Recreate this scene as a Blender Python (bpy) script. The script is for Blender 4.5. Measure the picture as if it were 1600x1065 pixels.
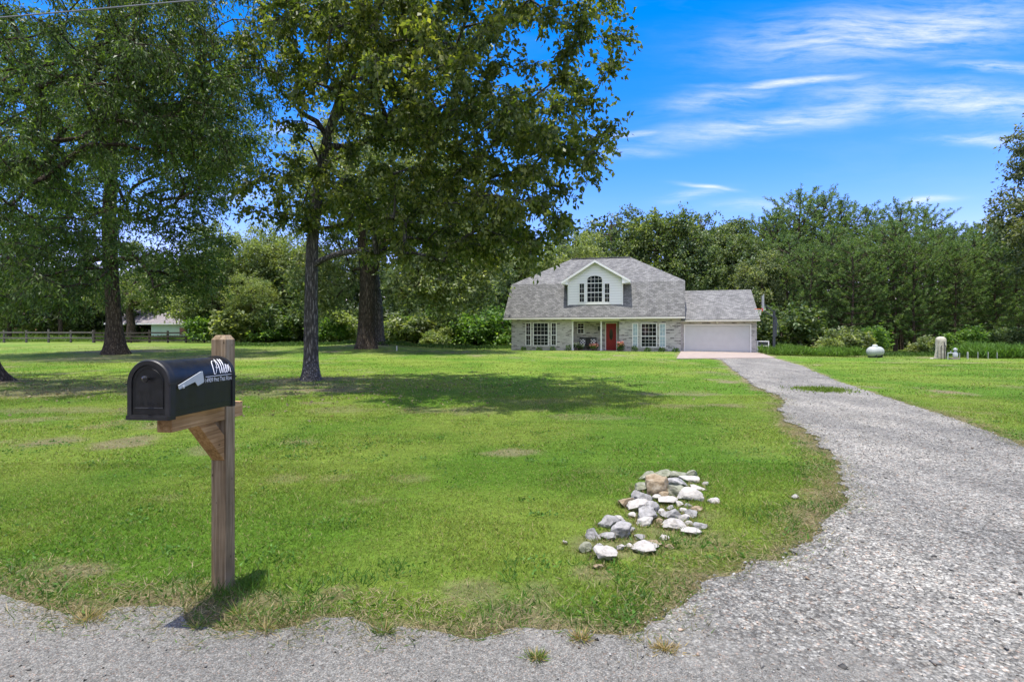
import bpy, bmesh, math, random
import numpy as np
from mathutils import Vector, Matrix, noise as mnoise

RAD = math.radians
SC = bpy.context.scene
COL = SC.collection
for o in list(bpy.data.objects):
    bpy.data.objects.remove(o)

# ------------------------------------------------------------------ camera
CAM_H, FPX, HOR = 1.46, 850.0, 522.0
cam = bpy.data.cameras.new("camera")
cam.sensor_width = 36.0
cam.lens = FPX / 1600 * 36.0
cam.shift_y = -(532.5 - HOR) / 1600
cam.clip_start = 0.05
cam.clip_end = 3000
camo = bpy.data.objects.new("camera", cam)
COL.objects.link(camo)
camo.location = (0, 0, CAM_H)
camo.rotation_euler = (RAD(90), 0, 0)
SC.camera = camo

# ------------------------------------------------------------------ light
SUN_DIR = Vector((-0.115, -0.135, 1.2)).normalized()      # towards the sun: high, behind the camera's left shoulder
SUN_EL = math.asin(SUN_DIR.z)
SUN_ROT = math.atan2(SUN_DIR.x, SUN_DIR.y)
sl = bpy.data.lights.new("sun", 'SUN')
sl.energy = 2.65
sl.angle = RAD(0.53)
sl.color = (1.0, 0.955, 0.88)
so = bpy.data.objects.new("sun", sl)
so.rotation_euler = SUN_DIR.to_track_quat('Z', 'Y').to_euler()
so.location = (-3, -4, 40)
COL.objects.link(so)

SC.view_settings.view_transform = 'Standard'
SC.view_settings.look = 'None'
SC.view_settings.exposure = 1.40
SC.view_settings.gamma = 1.0
SC.cycles.max_bounces = 7
SC.cycles.diffuse_bounces = 3
SC.cycles.glossy_bounces = 3
SC.cycles.transmission_bounces = 5
SC.cycles.transparent_max_bounces = 8


class NT:
    """small helper to wire node trees"""
    def __init__(self, tree):
        self.t = tree
        self.n = tree.nodes
        self.l = tree.links

    def new(self, typ, **kw):
        nd = self.n.new(typ)
        for k, v in kw.items():
            if k.startswith('i_'):
                nd.inputs[k[2:].replace('_', ' ')].default_value = v
            else:
                setattr(nd, k, v)
        return nd

    def link(self, a, b):
        self.l.new(a, b)

    def math(self, op, a, b=None, clamp=False):
        nd = self.n.new('ShaderNodeMath')
        nd.operation = op
        nd.use_clamp = clamp
        for i, v in enumerate((a, b)):
            if v is None:
                continue
            if isinstance(v, (int, float)):
                nd.inputs[i].default_value = v
            else:
                self.l.new(v, nd.inputs[i])
        return nd.outputs[0]

    def mix(self, fac, a, b, blend='MIX'):
        nd = self.n.new('ShaderNodeMix')
        nd.data_type = 'RGBA'
        nd.blend_type = blend
        for sock, v in ((nd.inputs[0], fac), (nd.inputs[6], a), (nd.inputs[7], b)):
            if isinstance(v, (int, float)):
                sock.default_value = v
            elif isinstance(v, tuple):
                sock.default_value = v if len(v) == 4 else (*v, 1)
            else:
                self.l.new(v, sock)
        return nd.outputs[2]

    def ramp(self, fac, stops):
        nd = self.n.new('ShaderNodeValToRGB')
        e = nd.color_ramp.elements
        while len(e) < len(stops):
            e.new(0.5)
        for el, (p, c) in zip(e, stops):
            el.position = p
            if isinstance(c, (int, float)):
                c = (c, c, c)
            el.color = (*c, 1)
        self.l.new(fac, nd.inputs[0])
        return nd.outputs[0]

    def noise(self, vec, scale, detail=4, rough=0.55, out=0):
        nd = self.n.new('ShaderNodeTexNoise')
        nd.inputs['Scale'].default_value = scale
        nd.inputs['Detail'].default_value = detail
        nd.inputs['Roughness'].default_value = rough
        if vec is not None:
            self.l.new(vec, nd.inputs['Vector'])
        return nd.outputs[out]

    def mapping(self, vec, loc=(0, 0, 0), rot=(0, 0, 0), scale=(1, 1, 1)):
        nd = self.n.new('ShaderNodeMapping')
        nd.inputs['Location'].default_value = loc
        nd.inputs['Rotation'].default_value = rot
        nd.inputs['Scale'].default_value = scale
        self.l.new(vec, nd.inputs['Vector'])
        return nd.outputs[0]


# world: Nishita sky with thin streaks of cirrus placed by direction
w = bpy.data.worlds.new("World")
SC.world = w
w.use_nodes = True
W = NT(w.node_tree)
W.n.clear()
sky = W.new('ShaderNodeTexSky', sky_type='NISHITA')
sky.sun_disc = False
sky.sun_elevation = SUN_EL
sky.sun_rotation = SUN_ROT
sky.altitude = 100
sky.air_density = 1.0
sky.dust_density = 0.35
sky.ozone_density = 3.0
hs = W.new('ShaderNodeHueSaturation')
hs.inputs['Saturation'].default_value = 1.47
hs.inputs['Value'].default_value = 1.0
W.link(sky.outputs[0], hs.inputs['Color'])
hsc = W.mix(1.0, hs.outputs[0], (1.36, 0.765, 1.0), 'MULTIPLY')
tc = W.new('ShaderNodeTexCoord')
sep = W.new('ShaderNodeSeparateXYZ')
W.link(tc.outputs['Generated'], sep.inputs[0])
yy = W.math('MAXIMUM', W.math('ABSOLUTE', sep.outputs[1]), 0.15)
cu = W.math('DIVIDE', sep.outputs[0], yy)
cv = W.math('DIVIDE', sep.outputs[2], yy)
cmb = W.new('ShaderNodeCombineXYZ')
W.link(cu, cmb.inputs[0])
W.link(cv, cmb.inputs[1])
warp = W.noise(W.mapping(cmb.outputs[0], scale=(3, 6, 1)), 1.0, 3, out=1)
wadd = W.new('ShaderNodeVectorMath', operation='MULTIPLY_ADD')
W.link(warp, wadd.inputs[0])
wadd.inputs[1].default_value = (0.10, 0.05, 0)
W.link(cmb.outputs[0], wadd.inputs[2])
st = W.noise(W.mapping(wadd.outputs[0], rot=(0, 0, RAD(6)), scale=(6, 38, 1)), 1.0, 10, 0.68)
st2 = W.noise(W.mapping(wadd.outputs[0], loc=(3, 1, 0), rot=(0, 0, RAD(-8)), scale=(3.0, 12, 1)), 1.0, 5, 0.6)


def cpx(x, y):
    return ((x - 800) / FPX, (HOR - y) / FPX)


# (centre x, y, half width, half height, tilt, strength)
BANDS = [(1400, 48, 235, 45, -6, 1.0), (1330, 62, 150, 18, -3, 0.9), (1235, 125, 120, 7, -3, 1.1), (1500, 160, 240, 30, 4, 0.9),
         (1250, 182, 260, 22, -9, 0.75), (1130, 150, 110, 20, -10, 0.55), (1565, 106, 90, 11, 2, 1.0), (1095, 293, 40, 4, 8, 0.9),
         (1070, 305, 50, 8, -8, 0.5), (1530, 220, 90, 10, 2, 0.75), (1460, 316, 40, 7, -6, 0.8), (985, 208, 60, 6, -2, 0.7),
         (975, 238, 90, 9, 0, 0.4), (470, 192, 50, 7, -12, 0.9), (300, 270, 90, 14, 6, 0.6), (1180, 322, 70, 12, 0, 0.5),
         (1480, 20, 200, 40, -5, 0.5), (340, 310, 90, 14, 0, 0.5)]
tot = None
for (bx, by, bw, bh, tilt, stg) in BANDS:
    u0, v0 = cpx(bx, by)
    m = W.mapping(wadd.outputs[0], loc=(-u0 - 0.05, -v0 - 0.025, 0))
    m = W.mapping(m, rot=(0, 0, RAD(tilt)))
    m = W.mapping(m, scale=(FPX / bw, FPX / bh, 0))
    ln = W.new('ShaderNodeVectorMath', operation='LENGTH')
    W.link(m, ln.inputs[0])
    g = W.math('MULTIPLY', W.math('POWER', 2.718, W.math('MULTIPLY', W.math('POWER', ln.outputs['Value'], 2.0), -1.3)), stg)
    tot = g if tot is None else W.math('MAXIMUM', tot, g)
streak = W.math('MULTIPLY', W.math('SUBTRACT', st, 0.38), 3.2, True)
body = W.math('MULTIPLY', W.math('SUBTRACT', st2, 0.36), 3.0, True)
mask = W.math('MULTIPLY', tot, W.math('MULTIPLY', W.math('ADD', W.math('MULTIPLY', streak, 0.8), W.math('MULTIPLY', body, 0.32)), 1.0), True)
veil = W.math('MULTIPLY', W.math('MULTIPLY', W.math('SUBTRACT', st2, 0.5), 1.2, True), 0.12)
mask = W.math('MAXIMUM', mask, veil)
front = W.math('MULTIPLY', W.math('GREATER_THAN', sep.outputs[1], 0.0), W.math('GREATER_THAN', sep.outputs[2], 0.0))
mask = W.math('MULTIPLY', W.math('MULTIPLY', mask, front), 0.92)
skyc = W.mix(mask, hsc, (4.0, 3.95, 4.2))
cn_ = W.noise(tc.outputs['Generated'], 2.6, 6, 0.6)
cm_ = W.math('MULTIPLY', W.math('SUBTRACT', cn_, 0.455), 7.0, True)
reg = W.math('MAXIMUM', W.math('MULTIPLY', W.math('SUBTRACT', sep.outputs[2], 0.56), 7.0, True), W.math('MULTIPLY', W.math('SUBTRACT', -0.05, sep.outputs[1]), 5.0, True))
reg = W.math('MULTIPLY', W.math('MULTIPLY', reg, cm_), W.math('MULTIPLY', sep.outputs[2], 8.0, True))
skyc = W.mix(reg, skyc, (6.6, 6.3, 6.1))  # bright unseen clouds overhead and behind the camera, added as white fill light
bg = W.new('ShaderNodeBackground')
bg.inputs['Strength'].default_value = 0.125
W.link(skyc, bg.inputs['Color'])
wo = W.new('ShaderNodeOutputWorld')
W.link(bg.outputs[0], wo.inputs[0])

# ------------------------------------------------------------------ general helpers
rnd = random.Random(11)
rng = np.random.default_rng(11)


def sm(t):
    t = np.clip(t, 0, 1)
    return t * t * (3 - 2 * t)


def vnoise(x, y, seed=0.0):
    x = np.asarray(x, float)
    y = np.asarray(y, float)
    ix, iy = np.floor(x), np.floor(y)
    fx, fy = sm(x - ix), sm(y - iy)

    def h(a, b):
        v = np.sin(a * 127.1 + b * 311.7 + seed * 74.7) * 43758.5453
        return v - np.floor(v)
    return (h(ix, iy) * (1 - fx) + h(ix + 1, iy) * fx) * (1 - fy) + (h(ix, iy + 1) * (1 - fx) + h(ix + 1, iy + 1) * fx) * fy


def fbm(x, y, seed=0.0, oct=4):
    a, s, t = 0.5, 0.0, 0.0
    for k in range(oct):
        s = s + a * vnoise(np.asarray(x) * 2 ** k, np.asarray(y) * 2 ** k, seed + k * 3.1)
        t += a
        a *= 0.55
    return s / t


MOUNDS = [(-12.2, 45.0, 0.18, 2.6), (-26.2, 36.0, 0.16, 2.2), (-6.3, 17.0, 0.09, 0.9), (-15.4, 16.0, 0.08, 1.0), (3.0, 4.7, 0.05, 0.8)]


def gz(x, y):
    x = np.asarray(x, float)
    y = np.asarray(y, float)
    z = 0.2 * sm((y - 20) / 22) * (1 - sm((x - 14) / 9)) + 0.4 * sm((y - 28) / 30) * sm((-x - 2) / 10)
    for (mx, my, mh, ms) in MOUNDS:
        z = z + mh * np.exp(-((x - mx) ** 2 + (y - my) ** 2) / (2 * ms * ms))
    z = z + 0.03 * (fbm(x * 0.35, y * 0.35, 5, 3) - 0.5) * sm((y - 3.2) / 4)
    return z


def at(px, py, d):
    """point of the photograph's pixel at depth d"""
    return Vector(((px - 800) / FPX * d, d, CAM_H - (py - HOR) / FPX * d))


def gpx(px, py):
    """point of the ground seen at a pixel"""
    z = 0.0
    for _ in range(8):
        d = FPX * (CAM_H - z) / (py - HOR)
        x = (px - 800) / FPX * d
        z = float(gz(x, d))
    return Vector((x, d, z))


def tag(o, label=None, cat=None, group=None, kind=None):
    if label:
        o['label'] = label
    if cat:
        o['category'] = cat
    if group:
        o['group'] = group
    if kind:
        o['kind'] = kind
    return o


def empty(name, loc=(0, 0, 0), rz=0.0):
    o = bpy.data.objects.new(name, None)
    o.empty_display_size = 0.2
    o.location = loc
    o.rotation_euler = (0, 0, rz)
    COL.objects.link(o)
    return o


def link_mesh(name, me, mat=None, parent=None, smooth=False):
    o = bpy.data.objects.new(name, me)
    COL.objects.link(o)
    if mat is not None:
        for m in (mat if isinstance(mat, (list, tuple)) else [mat]):
            me.materials.append(m)
    if parent is not None:
        o.parent = parent
    if smooth:
        me.polygons.foreach_set('use_smooth', np.ones(len(me.polygons), bool))
    return o


def np_mesh(name, verts, faces, cols=None, smooth=False):
    """faces: (M,k) int array, uniform k"""
    verts = np.ascontiguousarray(verts, np.float32)
    faces = np.ascontiguousarray(faces, np.int32)
    m, k = faces.shape
    me = bpy.data.meshes.new(name)
    me.vertices.add(len(verts))
    me.vertices.foreach_set('co', verts.ravel())
    me.loops.add(m * k)
    me.loops.foreach_set('vertex_index', faces.ravel())
    me.polygons.add(m)
    me.polygons.foreach_set('loop_start', np.arange(0, m * k, k, dtype=np.int32))
    if smooth:
        me.polygons.foreach_set('use_smooth', np.ones(m, bool))
    me.update(calc_edges=True)
    if cols is not None:
        a = me.color_attributes.new('Col', 'FLOAT_COLOR', 'POINT')
        c = np.ones((len(verts), 4), np.float32)
        c[:, :3] = cols
        a.data.foreach_set('color', c.ravel())
    return me


class MB:
    """collects boxes, prisms and tubes into one mesh"""
    def __init__(self):
        self.v = []
        self.f = []

    def add(self, verts, faces):
        b = len(self.v)
        self.v += [tuple(p) for p in verts]
        self.f += [tuple(i + b for i in f) for f in faces]
        return self

    def box(self, x0, x1, y0, y1, z0, z1):
        v = [(x0, y0, z0), (x1, y0, z0), (x1, y1, z0), (x0, y1, z0), (x0, y0, z1), (x1, y0, z1), (x1, y1, z1), (x0, y1, z1)]
        return self.add(v, [(3, 2, 1, 0), (4, 5, 6, 7), (0, 1, 5, 4), (1, 2, 6, 5), (2, 3, 7, 6), (3, 0, 4, 7)])

    def prism(self, pts, fn, a, b):
        """polygon pts (2d) swept from a to b; fn(p, q, t) -> 3d"""
        n = len(pts)
        v = [fn(p[0], p[1], a) for p in pts] + [fn(p[0], p[1], b) for p in pts]
        f = [tuple(range(n))[::-1], tuple(range(n, 2 * n))] + [(i, (i + 1) % n, n + (i + 1) % n, n + i) for i in range(n)]
        return self.add(v, f)

    def bar(self, a, b, wx, wz=None, up=(0, 0, 1)):
        a, b, up = Vector(a), Vector(b), Vector(up)
        wz = wx if wz is None else wz
        d = (b - a).normalized()
        s = d.cross(up)
        if s.length < 1e-4:
            s = d.cross(Vector((0, 1, 0)))
        s.normalize()
        t = s.cross(d)
        v = []
        for p in (a, b):
            for i, j in ((-1, -1), (1, -1), (1, 1), (-1, 1)):
                v.append(p + s * (i * wx / 2) + t * (j * wz / 2))
        return self.add(v, [(3, 2, 1, 0), (4, 5, 6, 7), (0, 1, 5, 4), (1, 2, 6, 5), (2, 3, 7, 6), (3, 0, 4, 7)])

    def tube(self, pts, rad, n=8, cap=True):
        v, f = tube_np([Vector(p) for p in pts], rad if isinstance(rad, (list, tuple)) else [rad] * len(pts), n)
        faces = [tuple(q) for q in f]
        if cap:
            faces += [tuple(range(n))[::-1], tuple(range(len(v) - n, len(v)))]
        return self.add(v, faces)

    def lathe(self, prof, n=16, c=(0, 0, 0), axis='Z'):
        v, f = [], []
        for (r, z) in prof:
            for i in range(n):
                a = 2 * math.pi * i / n
                p = (r * math.cos(a), r * math.sin(a), z)
                if axis == 'X':
                    p = (z, r * math.cos(a), r * math.sin(a))
                elif axis == 'Y':
                    p = (r * math.cos(a), z, r * math.sin(a))
                v.append((p[0] + c[0], p[1] + c[1], p[2] + c[2]))
        for k in range(len(prof) - 1):
            for i in range(n):
                f.append((k * n + i, k * n + (i + 1) % n, (k + 1) * n + (i + 1) % n, (k + 1) * n + i))
        f.append(tuple(range(n))[::-1])
        f.append(tuple(range(len(v) - n, len(v))))
        return self.add(v, f)

    def build(self, name, mat=None, parent=None, smooth=False, bevel=0.0, segs=2):
        me = bpy.data.meshes.new(name)
        me.from_pydata(self.v, [], self.f)
        bm = bmesh.new()
        bm.from_mesh(me)
        bmesh.ops.recalc_face_normals(bm, faces=bm.faces)
        bm.to_mesh(me)
        bm.free()
        me.update()
        o = link_mesh(name, me, mat, parent)
        if smooth:
            for p in me.polygons:
                p.use_smooth = True
            me.set_sharp_from_angle(angle=RAD(40))
        if bevel:
            md = o.modifiers.new('bevel', 'BEVEL')
            md.width = bevel
            md.segments = segs
            md.limit_method = 'ANGLE'
            md.angle_limit = RAD(40)
        return o


def tube_np(pts, radii, n=8):
    """swept tube: returns verts (list), quads"""
    P = [Vector(p) for p in pts]
    v, f = [], []
    ref = Vector((0.3, 0.9, 0.1))
    for i, p in enumerate(P):
        d = (P[min(i + 1, len(P) - 1)] - P[max(i - 1, 0)]).normalized()
        s = d.cross(ref)
        if s.length < 1e-3:
            s = d.cross(Vector((1, 0, 0)))
        s.normalize()
        t = d.cross(s)
        for k in range(n):
            a = 2 * math.pi * k / n
            v.append(p + (s * math.cos(a) + t * math.sin(a)) * radii[i])
    for i in range(len(P) - 1):
        for k in range(n):
            f.append((i * n + k, i * n + (k + 1) % n, (i + 1) * n + (k + 1) % n, (i + 1) * n + k))
    return v, f


# ------------------------------------------------------------------ materials
def new_mat(name):
    m = bpy.data.materials.new(name)
    m.use_nodes = True
    t = NT(m.node_tree)
    b = t.n['Principled BSDF']
    return m, t, b


def bump(t, b, height, strength=0.3, dist=0.02):
    nd = t.new('ShaderNodeBump')
    nd.inputs['Strength'].default_value = strength
    nd.inputs['Distance'].default_value = dist
    t.link(height, nd.inputs['Height'])
    t.link(nd.outputs[0], b.inputs['Normal'])


def ocoord(t):
    return t.new('ShaderNodeTexCoord').outputs['Object']


def plain(name, c, rough=0.6, spec=0.4, metal=0.0, var=0.15, scale=8.0, bmp=0.0):
    m, t, b = new_mat(name)
    oc = ocoord(t)
    n = t.noise(oc, scale, 5)
    lo = tuple(x * (1 - var) for x in c)
    hi = tuple(min(1, x * (1 + var)) for x in c)
    t.link(t.ramp(n, [(0.3, lo), (0.7, hi)]), b.inputs['Base Color'])
    b.inputs['Roughness'].default_value = rough
    b.inputs['Specular IOR Level'].default_value = spec
    b.inputs['Metallic'].default_value = metal
    if bmp:
        bump(t, b, t.noise(oc, scale * 6, 4), bmp, 0.01)
    return m


def leaf_mat(name, dark, mid, light, trans=0.4, spec=0.35, clump=0.6, rough=0.45):
    m, t, b = new_mat(name)
    geo = t.new('ShaderNodeNewGeometry')
    rp = t.ramp(geo.outputs['Random Per Island'], [(0.0, dark), (0.5, mid), (0.93, light), (1.0, tuple(min(1, x * 1.3) for x in light))])
    n = t.noise(ocoord(t), clump, 3)
    tint = t.ramp(n, [(0.35, (0.72, 0.80, 0.8)), (0.65, (1.2, 1.12, 0.95))])
    c = t.mix(1.0, rp, tint, 'MULTIPLY')
    t.link(c, b.inputs['Base Color'])
    b.inputs['Roughness'].default_value = rough
    b.inputs['Specular IOR Level'].default_value = spec
    tr = t.new('ShaderNodeBsdfTranslucent')
    tcx = t.mix(1.0, c, (1.45, 1.5, 0.45), 'MULTIPLY')
    t.link(tcx, tr.inputs['Color'])
    mx = t.new('ShaderNodeMixShader')
    mx.inputs[0].default_value = trans
    out = t.n['Material Output']
    t.link(b.outputs[0], mx.inputs[1])
    t.link(tr.outputs[0], mx.inputs[2])
    t.link(mx.outputs[0], out.inputs[0])
    return m


def bark_mat(name, dark, light, scale=1.0):
    m, t, b = new_mat(name)
    oc = ocoord(t)
    v = t.mapping(oc, scale=(16 * scale, 16 * scale, 2.6 * scale))
    n1 = t.noise(v, 1.0, 6, 0.6)
    vo = t.new('ShaderNodeTexVoronoi', feature='DISTANCE_TO_EDGE')
    vo.inputs['Scale'].default_value = 1.0
    wv = t.new('ShaderNodeVectorMath', operation='MULTIPLY_ADD')
    t.link(t.noise(oc, 6, 3, out=1), wv.inputs[0])
    wv.inputs[1].default_value = (1.2, 1.2, 1.2)
    t.link(v, wv.inputs[2])
    t.link(wv.outputs[0], vo.inputs['Vector'])
    h = t.math('ADD', t.math('MULTIPLY', vo.outputs['Distance'], 1.6, True), t.math('MULTIPLY', n1, 0.5))
    c = t.ramp(h, [(0.2, tuple(x * 0.45 for x in dark)), (0.5, dark), (0.85, light)])
    lich = t.ramp(t.noise(oc, 2.2, 4), [(0.5, (1, 1, 1)), (0.75, (1.25, 1.25, 1.15))])
    t.link(t.mix(1.0, c, lich, 'MULTIPLY'), b.inputs['Base Color'])
    b.inputs['Roughness'].default_value = 0.92
    b.inputs['Specular IOR Level'].default_value = 0.15
    bump(t, b, h, 0.9, 0.04)
    return m


def attr_mat(name, trans=0.0, rough=0.7, spec=0.2, detail=None):
    m, t, b = new_mat(name)
    a = t.new('ShaderNodeVertexColor')
    a.layer_name = 'Col'
    c = a.outputs[0]
    if detail:
        c = detail(t, c, b)
    t.link(c, b.inputs['Base Color'])
    b.inputs['Roughness'].default_value = rough
    b.inputs['Specular IOR Level'].default_value = spec
    if trans:
        tr = t.new('ShaderNodeBsdfTranslucent')
        t.link(t.mix(1.0, c, (1.2, 1.25, 0.6), 'MULTIPLY'), tr.inputs['Color'])
        mx = t.new('ShaderNodeMixShader')
        mx.inputs[0].default_value = trans
        t.link(b.outputs[0], mx.inputs[1])
        t.link(tr.outputs[0], mx.inputs[2])
        t.link(mx.outputs[0], t.n['Material Output'].inputs[0])
    return m


def stone_mat(name, ramp_stops, scale=22, dirt=(0.2, 0.17, 0.12)):
    m, t, b = new_mat(name)
    oc = ocoord(t)
    n = t.noise(oc, scale, 7, 0.65)
    c = t.ramp(n, ramp_stops)
    cr = t.ramp(t.noise(oc, scale * 0.4, 5), [(0.56, (1, 1, 1)), (0.7, tuple(0.5 + x for x in dirt))])
    t.link(t.mix(1.0, c, cr, 'MULTIPLY'), b.inputs['Base Color'])
    b.inputs['Roughness'].default_value = 0.85
    b.inputs['Specular IOR Level'].default_value = 0.25
    bump(t, b, t.noise(oc, scale * 2.2, 6, 0.7), 0.55, 0.02)
    return m


# ------------------------------------------------------------------ ground
EDGE_LEFT = [(1112, 560), (1127, 562), (1157, 585), (1180, 604), (1215, 617), (1226, 628), (1220, 641), (1222, 650), (1250, 669), (1278, 683), (1282, 694),
             (1308, 716), (1322, 750), (1328, 766), (1316, 789), (1306, 806), (1277, 824), (1210, 867), (1165, 901), (1086, 931), (1049, 961), (1007, 982)]
EDGE_ROAD = [(1007, 982), (990, 988), (962, 993), (900, 986), (812, 984), (785, 992), (750, 996), (718, 992), (687, 981), (625, 974), (590, 984), (565, 976), (547, 966), (500, 961),
             (470, 972), (444, 979), (390, 984), (340, 984), (300, 978), (290, 958), (281, 947), (240, 947), (187, 948), (160, 958), (130, 964), (100, 958), (72, 949),
             (40, 936), (0, 927)]
EDGE_RIGHT = [(1208, 559), (1255, 572), (1311, 596), (1375, 617), (1450, 641), (1525, 667), (1600, 697), (1700, 733)]


def jag(pts, step, amp, seed):
    out = []
    for i in range(len(pts) - 1):
        a, b = Vector(pts[i]), Vector(pts[i + 1])
        n = max(1, int((b - a).length / step))
        for k in range(n):
            p = a.lerp(b, k / n)
            nx = float(fbm(p.x * 4.1, p.y * 4.1, seed, 5)) - 0.5
            ny = float(fbm(p.x * 4.1 + 40, p.y * 4.1, seed, 5)) - 0.5
            out.append(Vector((p.x + nx * amp, p.y + ny * amp)))
    out.append(Vector(pts[-1]))
    return out


def g2(p):
    q = gpx(*p)
    return (q.x, q.y)


LP = [g2(p) for p in EDGE_LEFT]
ROADP = [g2(p) for p in EDGE_ROAD] + [(-6, 3.15), (-12, 3.1), (-24, 3.2), (-45, 3.1), (-80, 3.2)]
RP = [g2(p) for p in EDGE_RIGHT] + [(7.2, 4.6), (8.2, 3.6), (9.5, 2.9)]
drive_l = jag(LP, 0.035, 0.34, 3)
road_e = jag(ROADP[:30], 0.025, 0.13, 7) + [Vector(p) for p in ROADP[30:]]
drive_r = jag(RP, 0.12, 0.2, 9)
HARD = [tuple(p) for p in drive_l] + [tuple(p) for p in road_e] + [(-80, -10), (80, -10), (80, 2.8), (9.8, 2.8)] + [tuple(p) for p in reversed(drive_r)] + \
       [g2((1207, 556)), g2((1184, 551)), (13.0, 39.5), g2((1062, 551)), g2((1062, 557))]
HARD = np.array(HARD)


def hard_dist(x, y):
    """signed distance to drive / road: negative inside"""
    x = np.asarray(x, float).ravel()
    y = np.asarray(y, float).ravel()
    A = HARD
    B = np.roll(HARD, -1, axis=0)
    best = np.full(len(x), 1e9)
    ins = np.zeros(len(x), bool)
    for a, b in zip(A, B):
        dx, dy = b - a
        L2 = dx * dx + dy * dy + 1e-12
        t = np.clip(((x - a[0]) * dx + (y - a[1]) * dy) / L2, 0, 1)
        d = (x - a[0] - t * dx) ** 2 + (y - a[1] - t * dy) ** 2
        np.minimum(best, d, out=best)
        if a[1] != b[1]:
            c = ((a[1] > y) != (b[1] > y)) & (x < dx * (y - a[1]) / dy + a[0])
            ins ^= c
    d = np.sqrt(best)
    return np.where(ins, -d, d)


DRY = [(70, 612, 150, 12, .72), (270, 604, 130, 10, .62), (110, 640, 120, 8, .5), (180, 556, 110, 4, .8), (420, 615, 70, 7, .5), (700, 640, 120, 6, .42), (60, 690, 70, 10, .8), (190, 690, 55, 9, .8), (20, 655, 60, 9, .6), (330, 700, 45, 8, .5), (130, 888, 60, 7, .8), (60, 880, 25, 5, .4), (800, 705, 45, 5, .7), (470, 690, 30, 6, .5), (530, 640, 60, 6, .4),
       (445, 745, 30, 7, .4), (640, 745, 30, 6, .35), (530, 745, 26, 7, .35), (240, 660, 90, 9, .6), (850, 625, 90, 5, .35), (900, 650, 100, 4, .35),
       (400, 930, 60, 12, .8), (520, 925, 30, 9, .6), (750, 920, 45, 8, .5), (845, 920, 20, 5, .5), (1035, 800, 70, 40, .62), (965, 848, 60, 22, .6), (930, 890, 35, 12, .6), (1000, 815, 40, 20, .45),
       (1090, 800, 45, 12, .5), (1060, 850, 50, 12, .3), (260, 775, 30, 6, .3), (300, 560, 140, 5, .6), (150, 553, 80, 3, .7), (500, 600, 80, 6, .6), (250, 590, 120, 8, .35), (60, 600, 60, 10, .4), (570, 780, 40, 6, .3)]
DRYW = []
for (dx, dy, rx, ry, s_) in DRY:
    c = gpx(dx, dy)
    y0, y1 = gpx(dx, dy + ry).y, gpx(dx, dy - ry).y
    DRYW.append((c.x, c.y, max(0.12, rx / FPX * c.y), max(0.12, (y1 - y0) / 2), s_))
TREES_AT = [(-6.3, 17.0, 1.6), (-15.4, 16, 2.2), (-26.2, 36, 3.0), (-12.2, 45, 3.2)]


def dryness(x, y, hd=None):
    n = fbm(x * 0.9, y * 0.9, 21, 4)
    n2 = fbm(x * 0.16, y * 0.16, 23, 3)
    d = 0.95 * sm((n - 0.60) / 0.16) * sm((n2 - 0.36) / 0.3)
    wob = 1.25 * (fbm(x * 2.1, y * 2.1, 31, 4) - 0.5)
    for (cx, cy, rx, ry, s_) in DRYW:
        q = np.sqrt(((x - cx) / rx) ** 2 + ((y - cy) / ry) ** 2) + wob * 1.6
        d = np.maximum(d, s_ * (1 - sm((q - 0.4) / 0.9)))
    for (cx, cy, r) in TREES_AT:
        q = np.sqrt((x - cx) ** 2 + (y - cy) ** 2) / r + wob * 1.2
        d = np.maximum(d, 1 - sm((q - 0.3) / 0.8))
    if hd is not None:
        n3 = fbm(x * 1.7, y * 1.7, 41, 4)
        wid = 0.06 + 0.34 * sm((n3 - 0.35) / 0.4)
        d = np.maximum(d, 0.95 * (1 - sm((hd - 0.25 * wid) / wid)))
    return np.clip(d, 0, 1)


def lawn_col(x, y, dry):
    n = fbm(x * 0.5, y * 0.5, 51, 4)[:, None]
    nb = fbm(x * 0.12 + 9, y * 0.2, 57, 3)[:, None]
    f = sm((n - 0.3) / 0.4)
    g1 = np.array([0.094, 0.186, 0.017])
    g2_ = np.array([0.160, 0.230, 0.032])
    c = g1 * (1 - f) + g2_ * f
    c = c * (0.86 + 0.3 * nb)
    stripe = 0.5 + 0.5 * np.sin(y * 2.6 + 0.8 * fbm(x * .1, y * .1, 3, 2))
    rt = sm((x - 9) / 4) * (0.14)
    c = c * (1 - (rt * stripe)[:, None])
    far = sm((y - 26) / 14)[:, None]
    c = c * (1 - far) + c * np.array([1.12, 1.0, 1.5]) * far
    tan = np.array([0.215, 0.185, 0.108])
    dd = dry[:, None]
    return c * (1 - dd) + tan * dd


def axis(lo, hi, c0, c1, fine, growth):
    a = list(np.arange(c0, c1, fine))
    s, p = fine, c1
    while p < hi:
        a.append(p)
        s *= growth
        p += s
    a.append(hi)
    s, p, b = fine, c0, []
    while p > lo:
        s *= growth
        p -= s
        b.append(max(p, lo))
    return np.array(sorted(set(b + a)))


GX = axis(-420, 420, -9, 9, 0.07, 1.06)
GY = axis(-60, 700, 2.2, 12, 0.06, 1.035)
XX, YY = np.meshgrid(GX, GY)
xf, yf = XX.ravel(), YY.ravel()
hd = hard_dist(xf, yf)
dry_g = dryness(xf, yf, hd)
zf = gz(xf, yf) - 0.03 * sm((-hd) / 0.12)
zf = zf - 0.012
nx_, ny_ = len(GX), len(GY)
ii = (np.arange(ny_ - 1)[:, None] * nx_ + np.arange(nx_ - 1)[None]).ravel()
gf = np.stack([ii, ii + 1, ii + nx_ + 1, ii + nx_], 1)


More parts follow.
